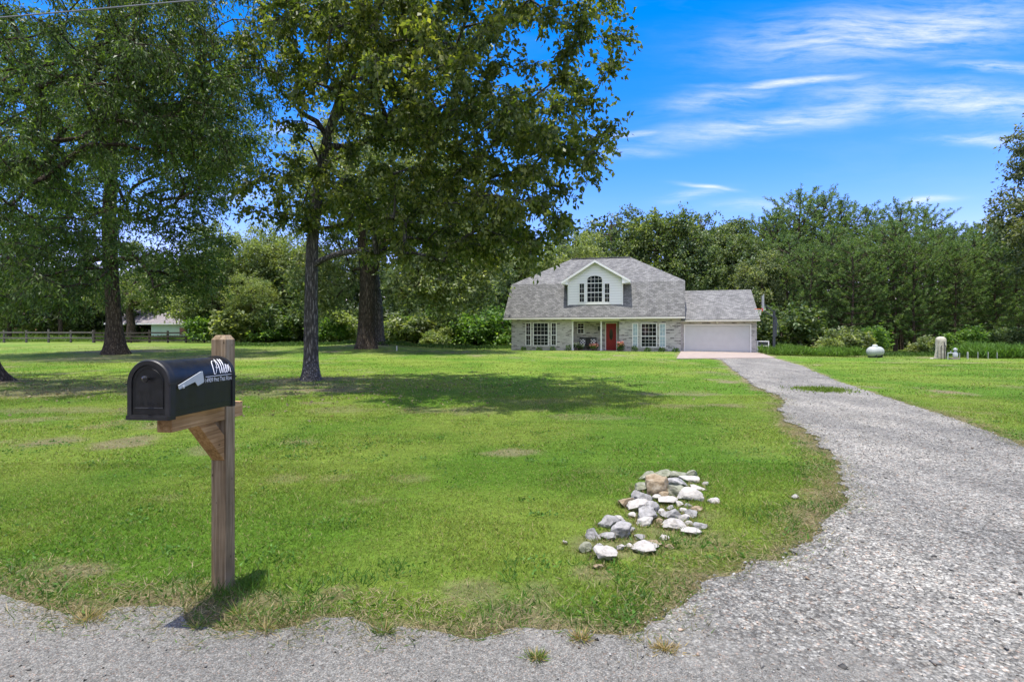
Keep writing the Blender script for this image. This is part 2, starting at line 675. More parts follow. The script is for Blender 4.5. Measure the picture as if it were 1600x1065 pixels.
def lawn_detail(t, c, b):
    g = t.new('ShaderNodeNewGeometry').outputs['Position']
    n1 = t.noise(g, 26, 6, 0.7)
    n2 = t.noise(t.mapping(g, scale=(1, 1.6, 1)), 3.5, 5, 0.65)
    k = t.math('ADD', t.math('MULTIPLY', n1, 0.95), t.math('MULTIPLY', n2, 0.6))
    k = t.ramp(k, [(0.45, 0.45), (0.78, 1.0), (1.0, 1.45)])
    bump(t, b, t.math('ADD', n1, t.noise(g, 90, 4, 0.7)), 0.6, 0.05)
    return t.mix(1.0, c, k, 'MULTIPLY')


M_LAWN = attr_mat('lawn', 0, 0.9, 0.1, lawn_detail)
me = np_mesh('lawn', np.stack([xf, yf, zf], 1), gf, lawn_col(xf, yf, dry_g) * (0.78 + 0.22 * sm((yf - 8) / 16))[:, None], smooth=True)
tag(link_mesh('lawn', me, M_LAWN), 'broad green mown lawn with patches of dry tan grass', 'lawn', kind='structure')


def gravel_mat(name, scale, stops, tint_scale, contrast, big):
    m, t, b = new_mat(name)
    g = t.new('ShaderNodeNewGeometry').outputs['Position']
    vo = t.new('ShaderNodeTexVoronoi')
    vo.inputs['Scale'].default_value = scale
    t.link(g, vo.inputs['Vector'])
    sp = t.new('ShaderNodeSeparateColor')
    t.link(vo.outputs['Color'], sp.inputs[0])
    vo2 = t.new('ShaderNodeTexVoronoi')
    vo2.inputs['Scale'].default_value = scale * 0.37
    t.link(g, vo2.inputs['Vector'])
    sp2 = t.new('ShaderNodeSeparateColor')
    t.link(vo2.outputs['Color'], sp2.inputs[0])
    k = t.math('ADD', t.math('MULTIPLY', sp.outputs[0], 0.65), t.math('MULTIPLY', sp2.outputs[0], 0.35))
    c = t.ramp(k, stops)
    gap = t.ramp(vo.outputs['Distance'], [(0.25, (1, 1, 1)), (0.75, (contrast,) * 3)])
    c = t.mix(1.0, c, gap, 'MULTIPLY')
    warm = t.ramp(sp.outputs[1], [(0.0, (1.02, 0.96, 0.92)), (0.6, (1.03, 0.97, 0.92)), (0.93, (1.10, 0.97, 0.84)), (0.97, (1.18, 0.90, 0.72))])
    c = t.mix(1.0, c, warm, 'MULTIPLY')
    n = t.noise(t.mapping(g, scale=(1, 0.6, 1)), tint_scale, 5, 0.6)
    c = t.mix(1.0, c, t.ramp(n, [(0.34, (big,) * 3), (0.62, (1.12, 1.11, 1.1))]), 'MULTIPLY')
    t.link(c, b.inputs['Base Color'])
    b.inputs['Roughness'].default_value = 0.9
    b.inputs['Specular IOR Level'].default_value = 0.2
    bump(t, b, t.math('SUBTRACT', 1.0, vo.outputs['Distance']), 0.8, 0.012)
    return m


def drive_t(x, y):
    """grows from the chip sealed road into the loose gravel of the drive"""
    return (y - 2.72) * 1.2 + (x - 0.7) * 0.55


def gravel_nodes(t, g, scale, stops, tint_scale, contrast, big):
    vo = t.new('ShaderNodeTexVoronoi')
    vo.inputs['Scale'].default_value = scale
    t.link(g, vo.inputs['Vector'])
    sp = t.new('ShaderNodeSeparateColor')
    t.link(vo.outputs['Color'], sp.inputs[0])
    vo2 = t.new('ShaderNodeTexVoronoi')
    vo2.inputs['Scale'].default_value = scale * 0.37
    t.link(g, vo2.inputs['Vector'])
    sp2 = t.new('ShaderNodeSeparateColor')
    t.link(vo2.outputs['Color'], sp2.inputs[0])
    k = t.math('ADD', t.math('MULTIPLY', sp.outputs[0], 0.65), t.math('MULTIPLY', sp2.outputs[0], 0.35))
    c = t.ramp(k, stops)
    gap = t.ramp(vo.outputs['Distance'], [(0.25, (1, 1, 1)), (0.75, (contrast,) * 3)])
    c = t.mix(1.0, c, gap, 'MULTIPLY')
    warm = t.ramp(sp.outputs[1], [(0.0, (0.99, 0.985, 0.88)), (0.6, (1.0, 0.99, 0.89)), (0.93, (1.06, 0.98, 0.83)), (0.97, (1.16, 0.92, 0.74))])
    c = t.mix(1.0, c, warm, 'MULTIPLY')
    n = t.noise(t.mapping(g, scale=(1, 0.6, 1)), tint_scale, 5, 0.6)
    c = t.mix(1.0, c, t.ramp(n, [(0.34, (big,) * 3), (0.62, (1.12, 1.11, 1.1))]), 'MULTIPLY')
    return c, t.math('SUBTRACT', 1.0, vo.outputs['Distance'])


def drive_mat():
    m, t, b = new_mat('gravel_and_chip_seal')
    g = t.new('ShaderNodeNewGeometry').outputs['Position']
    sp = t.new('ShaderNodeSeparateXYZ')
    t.link(g, sp.inputs[0])
    tt = t.math('ADD', t.math('MULTIPLY', t.math('SUBTRACT', sp.outputs[1], 2.72), 1.2), t.math('MULTIPLY', t.math('SUBTRACT', sp.outputs[0], 0.7), 0.55))
    nn = t.noise(g, 3.0, 5, 0.65)
    f = t.math('ADD', t.math('MULTIPLY', tt, 1.1), t.math('MULTIPLY', t.math('SUBTRACT', nn, 0.5), 2.2))
    f = t.math('ADD', t.math('MULTIPLY', f, 1.3), 0.5, True)
    cg, hg = gravel_nodes(t, g, 66, [(0.1, 0.10), (0.4, 0.215), (0.65, 0.295), (0.9, 0.46)], 0.8, 0.5, 0.78)
    cr, hr = gravel_nodes(t, g, 150, [(0.1, 0.11), (0.4, 0.178), (0.65, 0.215), (0.92, 0.31)], 0.9, 0.55, 0.88)
    # pale dusty wheel tracks and darker crown
    dust = t.ramp(t.noise(t.mapping(g, scale=(1.4, 0.35, 1)), 1.0, 4, 0.6), [(0.42, (0.92, 0.92, 0.92)), (0.6, (1.16, 1.15, 1.13))])
    cg = t.mix(1.0, cg, dust, 'MULTIPLY')
    t.link(t.mix(f, cr, cg), b.inputs['Base Color'])
    b.inputs['Roughness'].default_value = 0.9
    b.inputs['Specular IOR Level'].default_value = 0.2
    hh = t.math('ADD', t.math('MULTIPLY', hg, f), t.math('MULTIPLY', t.math('MULTIPLY', hr, 0.5), t.math('SUBTRACT', 1.0, f)))
    bump(t, b, hh, 0.65, 0.012)
    return m


M_GRAVEL = M_ROAD = drive_mat()


def strip(A, B, ncol, dz, name, mat):
    """surface between two polylines, resampled to the same number of rows"""
    n = max(len(A), len(B), 160)

    def res(P):
        P = np.array([tuple(p) for p in P])
        s = np.concatenate([[0], np.cumsum(np.linalg.norm(np.diff(P, axis=0), axis=1))])
        u = np.linspace(0, s[-1], n) ** 1.0
        return np.stack([np.interp(u, s, P[:, 0]), np.interp(u, s, P[:, 1])], 1)
    a, b_ = res(A), res(B)
    f = np.linspace(0, 1, ncol)[None, :, None]
    P = a[:, None] * (1 - f) + b_[:, None] * f
    x, y = P[..., 0].ravel(), P[..., 1].ravel()
    v = np.stack([x, y, gz(x, y) + dz], 1)
    idx = (np.arange(n - 1)[:, None] * ncol + np.arange(ncol - 1)[None]).ravel()
    fc = np.stack([idx, idx + 1, idx + ncol + 1, idx + ncol], 1)
    me = np_mesh(name, v, fc, smooth=True)
    bm = bmesh.new()
    bm.from_mesh(me)
    for fa in bm.faces:
        fa.normal_update()
        if fa.normal.z < 0:
            fa.normal_flip()
    bm.to_mesh(me)
    bm.free()
    return link_mesh(name, me, mat)


# the drive ends in a wide mouth over the road
mouth_l = drive_l + [Vector((0.55, 2.25)), Vector((0.9, 1.6)), Vector((1.6, 1.0))]
mouth_r = drive_r + [Vector((10.2, 2.4)), Vector((10.5, 1.2))]
tag(strip(mouth_l, mouth_r, 40, 0.004, 'driveway', M_GRAVEL), 'long pale grey gravel drive curving up to the garage', 'driveway', kind='structure')
road_top = [Vector((p.x, p.y)) for p in road_e] 
road_far = [Vector((80, 2.8)), Vector((9.8, 2.8)), Vector((4.0, 2.8))] + road_top
road_near = [Vector((80, -10)), Vector((-80, -10))]


def road_mesh():
    P = np.array([tuple(p) for p in road_far])
    rows = np.array([0.0, .05, .12, .25, .5, 1.0])
    v = []
    for f in rows:
        yv = P[:, 1] * (1 - f) + (-10) * f
        v.append(np.stack([P[:, 0], yv, gz(P[:, 0], yv) * 0 + 0.0], 1))
    n = len(P)
    v = np.concatenate(v)
    idx = (np.arange(len(rows) - 1)[:, None] * n + np.arange(n - 1)[None]).ravel()
    return np_mesh('road', v, np.stack([idx, idx + n, idx + n + 1, idx + 1], 1), smooth=True)


o = link_mesh('road', road_mesh(), M_ROAD)
bm = bmesh.new()
bm.from_mesh(o.data)
for fa in bm.faces:
    fa.normal_update()
    if fa.normal.z < 0:
        fa.normal_flip()
bm.to_mesh(o.data)
bm.free()
tag(o, 'grey chip sealed country road along the front of the lot', 'road', kind='structure')


# ------------------------------------------------------------------ leaf and blade clouds
def unit(a):
    return a / (np.linalg.norm(a, axis=1, keepdims=True) + 1e-9)


def leaf_cloud(P, A, L, Wd, fold=0.12, up=0.4, widest=0.45):
    """kite shaped leaves at points P with axis A, lengths L and widths Wd"""
    n = len(P)
    A = unit(A)
    ref = rng.normal(size=(n, 3))
    ref[:, 2] += up
    B = unit(np.cross(A, ref))
    N = np.cross(B, A)
    L = np.broadcast_to(np.asarray(L, float), (n,))[:, None]
    Wd = np.broadcast_to(np.asarray(Wd, float), (n,))[:, None]
    v = np.empty((n, 4, 3))
    v[:, 0] = P
    v[:, 1] = P + A * L * widest + B * Wd / 2 + N * L * fold
    v[:, 2] = P + A * L
    v[:, 3] = P + A * L * widest - B * Wd / 2 + N * L * fold
    f = np.arange(4 * n).reshape(n, 4)
    return v.reshape(-1, 3), f
# ------------------------------------------------------------------ grass
def sample_zone(n, d0, d1, margin=1.12):
    """random ground points between two depths in front of the lot, even over the ground"""
    d = np.sqrt(rng.uniform(d0 * d0, d1 * d1, n))
    x = rng.uniform(-1, 1, n) * (d * margin + 0.6)
    return x, d


GV, GC, GN = [], [], 0


def add_blades(x, y, hmin, hmax, wd, lean, colfn, hmul=None, dropz=0.0):
    n = len(x)
    P = np.stack([x, y, gz(x, y) - 0.014 - dropz], 1)
    A = rng.normal(size=(n, 3)) * lean
    A[:, 2] = 1.0
    L = rng.uniform(hmin, hmax, n)
    if hmul is not None:
        L = L * hmul
    v, f = leaf_cloud(P, A, L, wd * rng.uniform(0.7, 1.3, n), fold=0.05, up=0.0, widest=0.35)
    c = colfn(n)
    GV.append(v)
    GC.append(np.repeat(c, 4, axis=0))


def grass_cols(x, y, dry):
    base = lawn_col(x, y, dry * 0.0)
    n = len(x)
    r = rng.uniform(0, 1, (n, 1))
    c = base * (0.62 + 1.15 * r)
    c[:, 0] *= rng.uniform(0.8, 1.25, n)
    c *= np.where(rng.uniform(0, 1, (n, 1)) < 0.25, 0.55, 1.0)
    straw = np.array([0.36, 0.29, 0.14]) * rng.uniform(0.7, 1.2, (n, 1))
    pick = rng.uniform(0, 1, n) < (0.10 + 0.7 * dry)
    c[pick] = straw[pick]
    return c


for (n, d0, d1, h0, h1, wd) in ((300000, 2.5, 6.2, 0.014, 0.036, 0.0036), (210000, 6.2, 13.0, 0.018, 0.042, 0.007), (110000, 13.0, 28.0, 0.022, 0.045, 0.018), (40000, 28, 46, .02, .045, .04)):
    x, y = sample_zone(n, d0, d1)
    h = hard_dist(x, y)
    keep = h > 0.005
    x, y, h = x[keep], y[keep], h[keep]
    dr = dryness(x, y, h)
    keep = rng.uniform(0, 1, len(x)) > dr * 0.45
    x, y, h, dr = x[keep], y[keep], h[keep], dr[keep]
    tall = fbm(x * 1.3, y * 1.3, 61, 3)
    add_blades(x, y, h0, h1, wd, 1.0, lambda k: grass_cols(x, y, dr), (0.65 + 0.8 * sm((tall - 0.3) / 0.4)) * (1 - 0.35 * dr))
# straw and dead runners along every edge of the drive and the road
seg_a, seg_b = HARD, np.roll(HARD, -1, axis=0)
mid = (seg_a + seg_b) / 2
ln_ = np.linalg.norm(seg_b - seg_a, axis=1)
ok_ = (mid[:, 1] > 2.0) & (mid[:, 1] < 16) & (np.abs(mid[:, 0]) < 9)
pr_ = np.where(ok_, ln_ / np.maximum(mid[:, 1], 2.5), 0)
ch_ = rng.choice(len(HARD), 52000, p=pr_ / pr_.sum())
tq = rng.uniform(0, 1, len(ch_))[:, None]
pt = seg_a[ch_] * (1 - tq) + seg_b[ch_] * tq
spread = 0.05 + 0.26 * fbm(pt[:, 0] * 1.9, pt[:, 1] * 1.9, 43, 3)
pt = pt + rng.normal(0, 1, pt.shape) * spread[:, None]
hk_ = hard_dist(pt[:, 0], pt[:, 1])
kk = hk_ > -0.02 - 0.26 * rng.uniform(0, 1, len(hk_)) * (fbm(pt[:, 0] * 3.2, pt[:, 1] * 3.2, 47, 3) > 0.5)
x, y = pt[kk, 0], pt[kk, 1]
add_blades(x, y, 0.025, 0.085, 0.0036, 2.6, lambda n: np.where(rng.uniform(0, 1, (n, 1)) < 0.42, np.array([[0.09, 0.17, 0.02]]), np.array([[0.36, 0.30, 0.17]])) * rng.uniform(0.5, 1.25, (n, 1)), None, -0.008)
# clover and broad leaved weeds in loose clumps
cx_, cy_ = sample_zone(260, 2.7, 9.0)
cn = rng.integers(10, 46, len(cx_))
x = np.repeat(cx_, cn) + rng.normal(0, 1, cn.sum()) * np.repeat(rng.uniform(0.03, 0.16, len(cx_)), cn)
y = np.repeat(cy_, cn) + rng.normal(0, 1, cn.sum()) * np.repeat(rng.uniform(0.03, 0.16, len(cx_)), cn)
k = hard_dist(x, y) > 0.02
x, y = x[k], y[k]
add_blades(x, y, 0.018, 0.042, 0.014, 1.6, lambda n: np.array([0.075, 0.165, 0.025]) * rng.uniform(0.6, 1.5, (n, 1)), None, -0.022)
# fallen leaves under the trees
x = np.concatenate([rng.normal(-3.5, 3.0, 1300), rng.normal(-12, 3.5, 900)])
y = np.concatenate([rng.normal(15.5, 2.4, 1300), rng.normal(15, 2.0, 900)])
k = (hard_dist(x, y) > 0.3) & (y > 9)
x, y = x[k], y[k]
add_blades(x, y, 0.05, 0.10, 0.035, 4.0, lambda n: np.array([0.30, 0.25, 0.15]) * rng.uniform(0.4, 1.1, (n, 1)), None, -0.03)
# straw lying along the edges and longer weeds near the road
x, y = sample_zone(150000, 2.4, 9.0)
h = hard_dist(x, y)
k = (h > -0.07) & (h < 0.34) & (fbm(x * 2.3, y * 2.3, 71, 3) > 0.42)
x, y, h = x[k], y[k], h[k]
add_blades(x, y, 0.03, 0.09, 0.0032, 3.2, lambda n: np.array([0.40, 0.32, 0.17]) * rng.uniform(0.55, 1.2, (n, 1)))
x, y = sample_zone(26000, 2.4, 4.6)
h = hard_dist(x, y)
k = (h > 0.02) & (h < 0.8) & (fbm(x * 2.6, y * 2.6, 73, 3) > 0.55)
x, y = x[k], y[k]
add_blades(x, y, 0.04, 0.085, 0.006, 0.9, lambda n: np.array([0.07, 0.16, 0.022]) * rng.uniform(0.7, 1.4, (n, 1)))
# straggly grass at the foot of the mailbox post
x = rng.normal(-1.62, 0.16, 420)
y = rng.normal(3.12, 0.09, 420)
k = (np.abs(x + 1.68) > 0.06) | (y < 3.09)
add_blades(x[k], y[k], 0.05, 0.15, 0.005, 0.8, lambda n: np.array([0.08, 0.16, 0.025]) * rng.uniform(0.6, 1.4, (n, 1)))
# grass between the rocks
x = rng.uniform(0.45, 2.2, 2600)
y = rng.uniform(3.5, 5.9, 2600)
k = fbm(x * 3, y * 3, 77, 3) > 0.5
x, y = x[k], y[k]
add_blades(x, y, 0.03, 0.07, 0.005, 0.9, lambda n: grass_cols(x, y, np.full(n, 0.3)))
V = np.concatenate(GV)
me = np_mesh('grass', V, np.arange(len(V)).reshape(-1, 4), np.concatenate(GC))
M_GRASS = attr_mat('grass_blades', 0.35, 0.55, 0.25)
tag(link_mesh('grass', me, M_GRASS), 'short green grass blades covering the lawn', 'grass', kind='stuff')

# tufts that grow through the road
def tuft(px, py, n, hgt, spread, label, dryf):
    c = gpx(px, py)
    c.z = 0.0
    a = rng.uniform(0, 2 * np.pi, n)
    r = np.abs(rng.normal(0, spread, n))
    P = np.stack([c.x + r * np.cos(a), c.y + r * np.sin(a) * 0.7, np.full(n, 0.0)], 1)
    A = np.stack([np.cos(a) * 0.9, np.sin(a) * 0.9, rng.uniform(0.15, 1.3, n)], 1)
    v, f = leaf_cloud(P, A, rng.uniform(0.35, 0.8, n) * hgt, 0.004, 0.08, 0, 0.35)
    cols = np.where(rng.uniform(0, 1, (n, 1)) < dryf, np.array([[0.38, 0.29, 0.13]]), np.array([[0.11, 0.19, 0.03]])) * rng.uniform(0.6, 1.3, (n, 1))
    v = v - np.array([c.x, c.y, 0])
    o = link_mesh('grass_tuft', np_mesh('grass_tuft', v, f, np.repeat(cols, 4, 0)), M_GRASS)
    o.location = (c.x, c.y, 0.002)
    tag(o, label, 'grass tuft', 'grass tufts rooted in the road')


tuft(838, 1028, 190, 0.07, 0.022, 'small green grass tuft growing alone in the middle of the road', 0.35)
tuft(1037, 1014, 260, 0.05, 0.05, 'flat brown dead grass tuft where the road meets the gravel drive', 0.9)
tuft(907, 998, 180, 0.08, 0.03, 'yellowish grass tuft on the road edge between mailbox and rock pile', 0.7)
tuft(600, 988, 100, 0.11, 0.03, 'green grass tuft at the tip of a straw patch on the road edge', 0.3)
tuft(308, 980, 60, 0.11, 0.02, 'small green grass tuft inside the mailbox shadow', 0.2)
tuft(415, 985, 70, 0.13, 0.03, 'tall thin grass tuft right of the mailbox shadow', 0.45)
tuft(375, 960, 60, 0.15, 0.03, 'bushy bent grass tuft in front of the mailbox post', 0.3)
tuft(135, 968, 160, 0.09, 0.06, 'straw coloured grass tuft on the road at the far left', 0.7)


# loose stones on the drive and the road
def pebbles(x, y, s, cols, dz):
    n = len(x)
    base = np.array([[1, 0, 0], [0, 1, 0], [-1, 0, 0], [0, -1, 0], [0, 0, 1], [0, 0, -1]], float)
    fc = np.array([[0, 1, 4], [1, 2, 4], [2, 3, 4], [3, 0, 4], [1, 0, 5], [2, 1, 5], [3, 2, 5], [0, 3, 5]])
    v = base[None] * rng.uniform(0.55, 1.25, (n, 6, 1)) * s[:, None, None] * rng.uniform(0.6, 1.3, (n, 1, 3)) * np.array([1, 1, 0.62])
    v = v + rng.normal(0, 0.16, (n, 6, 3)) * s[:, None, None]
    a = rng.uniform(0, 6.28, n)
    ca, sa = np.cos(a)[:, None], np.sin(a)[:, None]
    vx = v[..., 0] * ca - v[..., 1] * sa
    vy = v[..., 0] * sa + v[..., 1] * ca
    tl = rng.normal(0, 0.35, (n, 1))
    v = np.stack([vx, vy, v[..., 2] + tl * vx], -1)
    z = gz(x, y) + dz
    v = v + np.stack([x, y, z], 1)[:, None]
    f = (fc[None] + (np.arange(n) * 6)[:, None, None]).reshape(-1, 3)
    return v.reshape(-1, 3), f, np.repeat(cols, 6, 0)


def pcols(n, lo, hi):
    g = rng.beta(1.6, 2.2, (n, 1)) * (hi - lo) + lo
    c = np.repeat(g, 3, 1) * np.array([1.0, 0.985, 0.90])
    t = rng.uniform(0, 1, n)
    c[t < 0.05] *= np.array([1.15, 0.88, 0.7])
    c[t > 0.93] *= 0.4
    return c


pv, pf, pc, off = [], [], [], 0
for (n, d0, d1, s0, s1) in ((30000, 2.0, 5.2, 0.0035, 0.011), (26000, 5.2, 10, 0.006, 0.017), (12000, 10, 22, 0.012, 0.03), (1800, 2.1, 9, 0.012, 0.024)):
    x, y = sample_zone(int(n * 2.0), d0, d1, 1.3)
    h = hard_dist(x, y)
    inmouth = (h < 0.03) & (drive_t(x, y) + 0.9 * (rng.uniform(0, 1, len(x)) - 0.35) > 0.0)
    # fewer stones in the wheel tracks
    k = inmouth & (rng.uniform(0, 1, len(x)) < 0.35 + 0.75 * fbm(x * 0.9, y * 0.9, 91, 3))
    x, y = x[k], y[k]
    s = s0 + (s1 - s0) * rng.beta(1.3, 3.2, len(x))
    v, f, c = pebbles(x, y, s, pcols(len(x), 0.07, 0.46), 0.004 + s * 0.15)
    pv.append(v); pf.append(f + off); pc.append(c); off += len(v)
# a thin scatter of dark chips on the road
x = rng.uniform(-4, 2.5, 420)
y = rng.uniform(1.7, 3.1, 420)
k = hard_dist(x, y) < -0.02
x, y = x[k], y[k]
s = 0.004 + 0.013 * rng.beta(1.0, 5, len(x))
v, f, c = pebbles(x, y, s, pcols(len(x), 0.03, 0.3) * 0.6, s * 0.3)
pv.append(v); pf.append(f + off); pc.append(c); off += len(v)
me = np_mesh('gravel', np.concatenate(pv), np.concatenate(pf), np.concatenate(pc))
tag(link_mesh('gravel', me, attr_mat('stone_chips', 0, 0.9, 0.2)), 'loose grey and white gravel stones scattered over the drive', 'gravel', kind='stuff')

# a grassy hump between the wheel tracks
c = gpx(1285, 609)
n = 1500
x = rng.normal(c.x, 0.34, n)
y = rng.normal(c.y, 0.36, n)
P = np.stack([x, y, gz(x, y) + 0.002], 1)
A = rng.normal(size=(n, 3)) * 0.6
A[:, 2] = 1
v, f = leaf_cloud(P, A, rng.uniform(0.04, 0.09, n), 0.02, 0.05, 0, 0.35)
o = link_mesh('grass_patch', np_mesh('grass_patch', v, f, np.repeat(np.array([[0.15, 0.23, 0.03]]) * rng.uniform(0.6, 1.3, (n, 1)), 4, 0)), M_GRASS)
tag(o, 'oval patch of green grass in the middle of the gravel drive', 'grass patch')

# ------------------------------------------------------------------ rock pile
STONES = {
    'white': stone_mat('white_limestone', [(0.28, (0.20, 0.18, 0.15)), (0.42, (0.37, 0.35, 0.31)), (0.72, (0.50, 0.48, 0.44))], 16),
    'grey': stone_mat('grey_limestone', [(0.28, (0.12, 0.115, 0.105)), (0.5, (0.27, 0.265, 0.25)), (0.72, (0.43, 0.42, 0.40))], 18),
    'moss': stone_mat('mossy_limestone', [(0.3, (0.13, 0.145, 0.085)), (0.5, (0.23, 0.235, 0.17)), (0.72, (0.38, 0.38, 0.31))], 15),
    'tan': stone_mat('tan_limestone', [(0.3, (0.15, 0.105, 0.06)), (0.5, (0.26, 0.205, 0.13)), (0.7, (0.38, 0.34, 0.26))], 14),
}
# (x centre, y bottom, width, height) in the enlarged crop, stone, tilt, label
ROCKS = [
    (805, 345, 175, 150, 'tan', 0, 'large tan boulder with a mossy flat top, the biggest in the rock pile'),
    (735, 202, 155, 48, 'moss', -14, 'long mossy stone at the back left tip of the rock pile'),
    (868, 192, 130, 56, 'moss', 0, 'rounded mossy stone directly behind the big tan boulder'),
    (985, 208, 130, 60, 'moss', -6, 'mossy stone in the back row, second from the right end'),
    (1072, 190, 100, 58, 'moss', 14, 'mossy round stone at the back right corner of the rock pile'),
    (1085, 226, 145, 40, 'white', 4, 'flat pale slab in front of the mossy back row'),
    (1190, 250, 48, 28, 'white', 0, 'small pale stone just outside the back right of the pile'),
    (1130, 294, 125, 26, 'white', 6, 'thin flat white stone between pale slab and round white rock'),
    (660, 304, 120, 52, 'moss', -14, 'sloping greenish stone left of the big tan boulder'),
    (660, 408, 145, 98, 'grey', -6, 'upright grey rock at the front left of the tan boulder'),
    (975, 282, 190, 64, 'grey', 6, 'wide grey rock right of the big tan boulder'),
    (950, 352, 130, 88, 'moss', 0, 'grass covered greenish rock between tan boulder and white rock'),
    (1080, 384, 190, 95, 'white', 4, 'big smooth rounded white rock at the right of the pile'),
    (535, 432, 120, 58, 'tan', -16, 'flat tan stone sunk at the left edge of the pile'),
    (652, 472, 165, 84, 'white', -18, 'long leaning white slab in front of the upright grey rock'),
    (765, 482, 125, 92, 'grey', 0, 'round grey rock in the very middle of the pile'),
    (875, 412, 155, 48, 'white', 3, 'flat white stone behind the round grey middle rock'),
    (790, 378, 75, 42, 'white', -5, 'little white stone at the foot of the tan boulder'),
    (855, 368, 80, 55, 'tan', 0, 'small tan block under the front of the tan boulder'),
    (972, 426, 52, 36, 'white', 0, 'small white stone beside the flat white middle stone'),
    (905, 540, 155, 80, 'grey', 8, 'pale grey cracked rock right of the middle gap'),
    (1025, 552, 88, 52, 'white', 0, 'small rounded white rock right of the cracked grey one'),
    (1087, 518, 98, 50, 'grey', 10, 'small grey rock at the right side with a dark cleft'),
    (1120, 462, 105, 26, 'tan', 0, 'thin tan stone nearly buried at the right side'),
    (950, 628, 175, 76, 'white', 6, 'bright white broad rock at the right front'),
    (1075, 666, 155, 46, 'white', 6, 'flat tapering white stone at the right front corner'),
    (1150, 612, 105, 40, 'grey', 0, 'low grey stone at the right rim of the pile'),
    (705, 545, 150, 78, 'grey', -22, 'slanted dark grey slab in the centre of the pile'),
    (700, 588, 135, 52, 'white', -8, 'white stone under the slanted dark slab'),
    (395, 612, 165, 84, 'grey', -4, 'smooth grey rock at the left front, behind the wedge'),
    (478, 572, 84, 60, 'white', 10, 'white knob of rock resting beside the smooth grey one'),
    (488, 684, 165, 96, 'grey', -18, 'wedge shaped grey rock standing at the left front'),
    (395, 712, 135, 42, 'grey', 0, 'low grey rock at the foot of the wedge shaped one'),
    (258, 702, 112, 66, 'grey', -8, 'dark spotted grey rock at the far left of the pile'),
    (205, 808, 98, 70, 'moss', -10, 'greenish rock at the front left tip in dry grass'),
    (352, 886, 180, 106, 'white', 0, 'angular bright white rock nearest to the road'),
    (480, 792, 62, 42, 'white', 0, 'small white stone behind the angular front rock'),
    (690, 818, 215, 68, 'white', -4, 'long flat white rock lying alone at the front'),
    (772, 754, 95, 28, 'tan', 0, 'thin tan stone behind the long flat front rock'),
    (846, 696, 72, 30, 'white', 0, 'small white stone alone in the grass at the front middle'),
    (1268, 398, 86, 38, 'white', 4, 'single white stone lying apart to the right of the pile'),
    (902, 774, 74, 26, 'tan', 0, 'little tan stone right of the long flat front rock'),
    (640, 698, 82, 30, 'grey', 0, 'low grey stone half sunk between wedge and front rock'),
    (300, 938, 90, 24, 'tan', 0, 'pale tan chip in bare soil below the front rock'),
    (15, 735, 34, 24, 'white', 0, 'single small white pebble in the lawn left of the pile'),
    (820, 330, 60, 40, 'moss', 8, 'small mossy stone wedged right of the big tan boulder'),
    (905, 455, 60, 34, 'grey', 0, 'little grey stone below the flat white middle stone'),
    (690, 505, 60, 36, 'tan', 0, 'little tan stone under the long leaning white slab'),
    (840, 500, 66, 44, 'white', -10, 'white stone tucked right of the round grey middle rock'),
    (800, 560, 58, 32, 'tan', 0, 'buried tan stone right of the slanted dark slab'),
    (1010, 480, 70, 34, 'white', 5, 'pale stone between cracked grey rock and the right side'),
    (1040, 430, 62, 30, 'grey', 0, 'grey stone just below the big smooth white rock'),
    (590, 520, 64, 34, 'white', -6, 'pale stone left of the slanted dark slab'),
    (560, 640, 70, 34, 'grey', 0, 'low grey stone right of the wedge shaped rock'),
    (1060, 585, 60, 32, 'white', 0, 'small white stone behind the flat tapering one'),
    (850, 600, 58, 28, 'tan', 0, 'small tan stone left of the bright white broad rock'),
    (300, 770, 60, 30, 'grey', 0, 'small grey stone between greenish rock and front rock'),
    (560, 770, 64, 30, 'white', 0, 'small pale stone left of the long flat front rock'),
    (1940, 360, 52, 32, 'white', 0, 'lone white pebble in the lawn between rock pile and drive'),
]


def rock_mesh(seed, w, d, h, tilt):
    bm = bmesh.new()
    bmesh.ops.create_icosphere(bm, subdivisions=4, radius=0.5)
    r = random.Random(seed)
    planes = []
    for _ in range(9):
        n = Vector((r.gauss(0, 1), r.gauss(0, 1), r.gauss(0, 0.8))).normalized()
        planes.append((n, r.uniform(0.22, 0.40)))
    off = Vector((seed * 3.7, seed * 1.3, 0))
    for v in bm.verts:
        p = v.co.copy()
        for n, k in planes:
            e = p.dot(n) - k
            if e > 0:
                p -= n * e * 0.97
        p += p.normalized() * (mnoise.noise(p * 2.6 + off) * 0.06 + mnoise.noise(p * 7 + off) * 0.035 + abs(mnoise.noise(p * 12 + off)) * -0.03)
        v.co = p
    xs = [v.co.x for v in bm.verts]
    ys = [v.co.y for v in bm.verts]
    zs = [v.co.z for v in bm.verts]
    sx, sy, sz = w / (max(xs) - min(xs)), d / (max(ys) - min(ys)), h / (max(zs) - min(zs))
    ct, stt = math.cos(tilt), math.sin(tilt)
    for v in bm.verts:
        x, y, z = v.co.x * sx, v.co.y * sy, v.co.z * sz
        v.co = Vector((x * ct - z * stt, y, x * stt + z * ct))
    mz = min(v.co.z for v in bm.verts)
    for v in bm.verts:
        v.co.z -= mz
    me = bpy.data.meshes.new('rock')
    bm.to_mesh(me)
    bm.free()
    for p in me.polygons:
        p.use_smooth = True
    me.set_sharp_from_angle(angle=RAD(38))
    return me


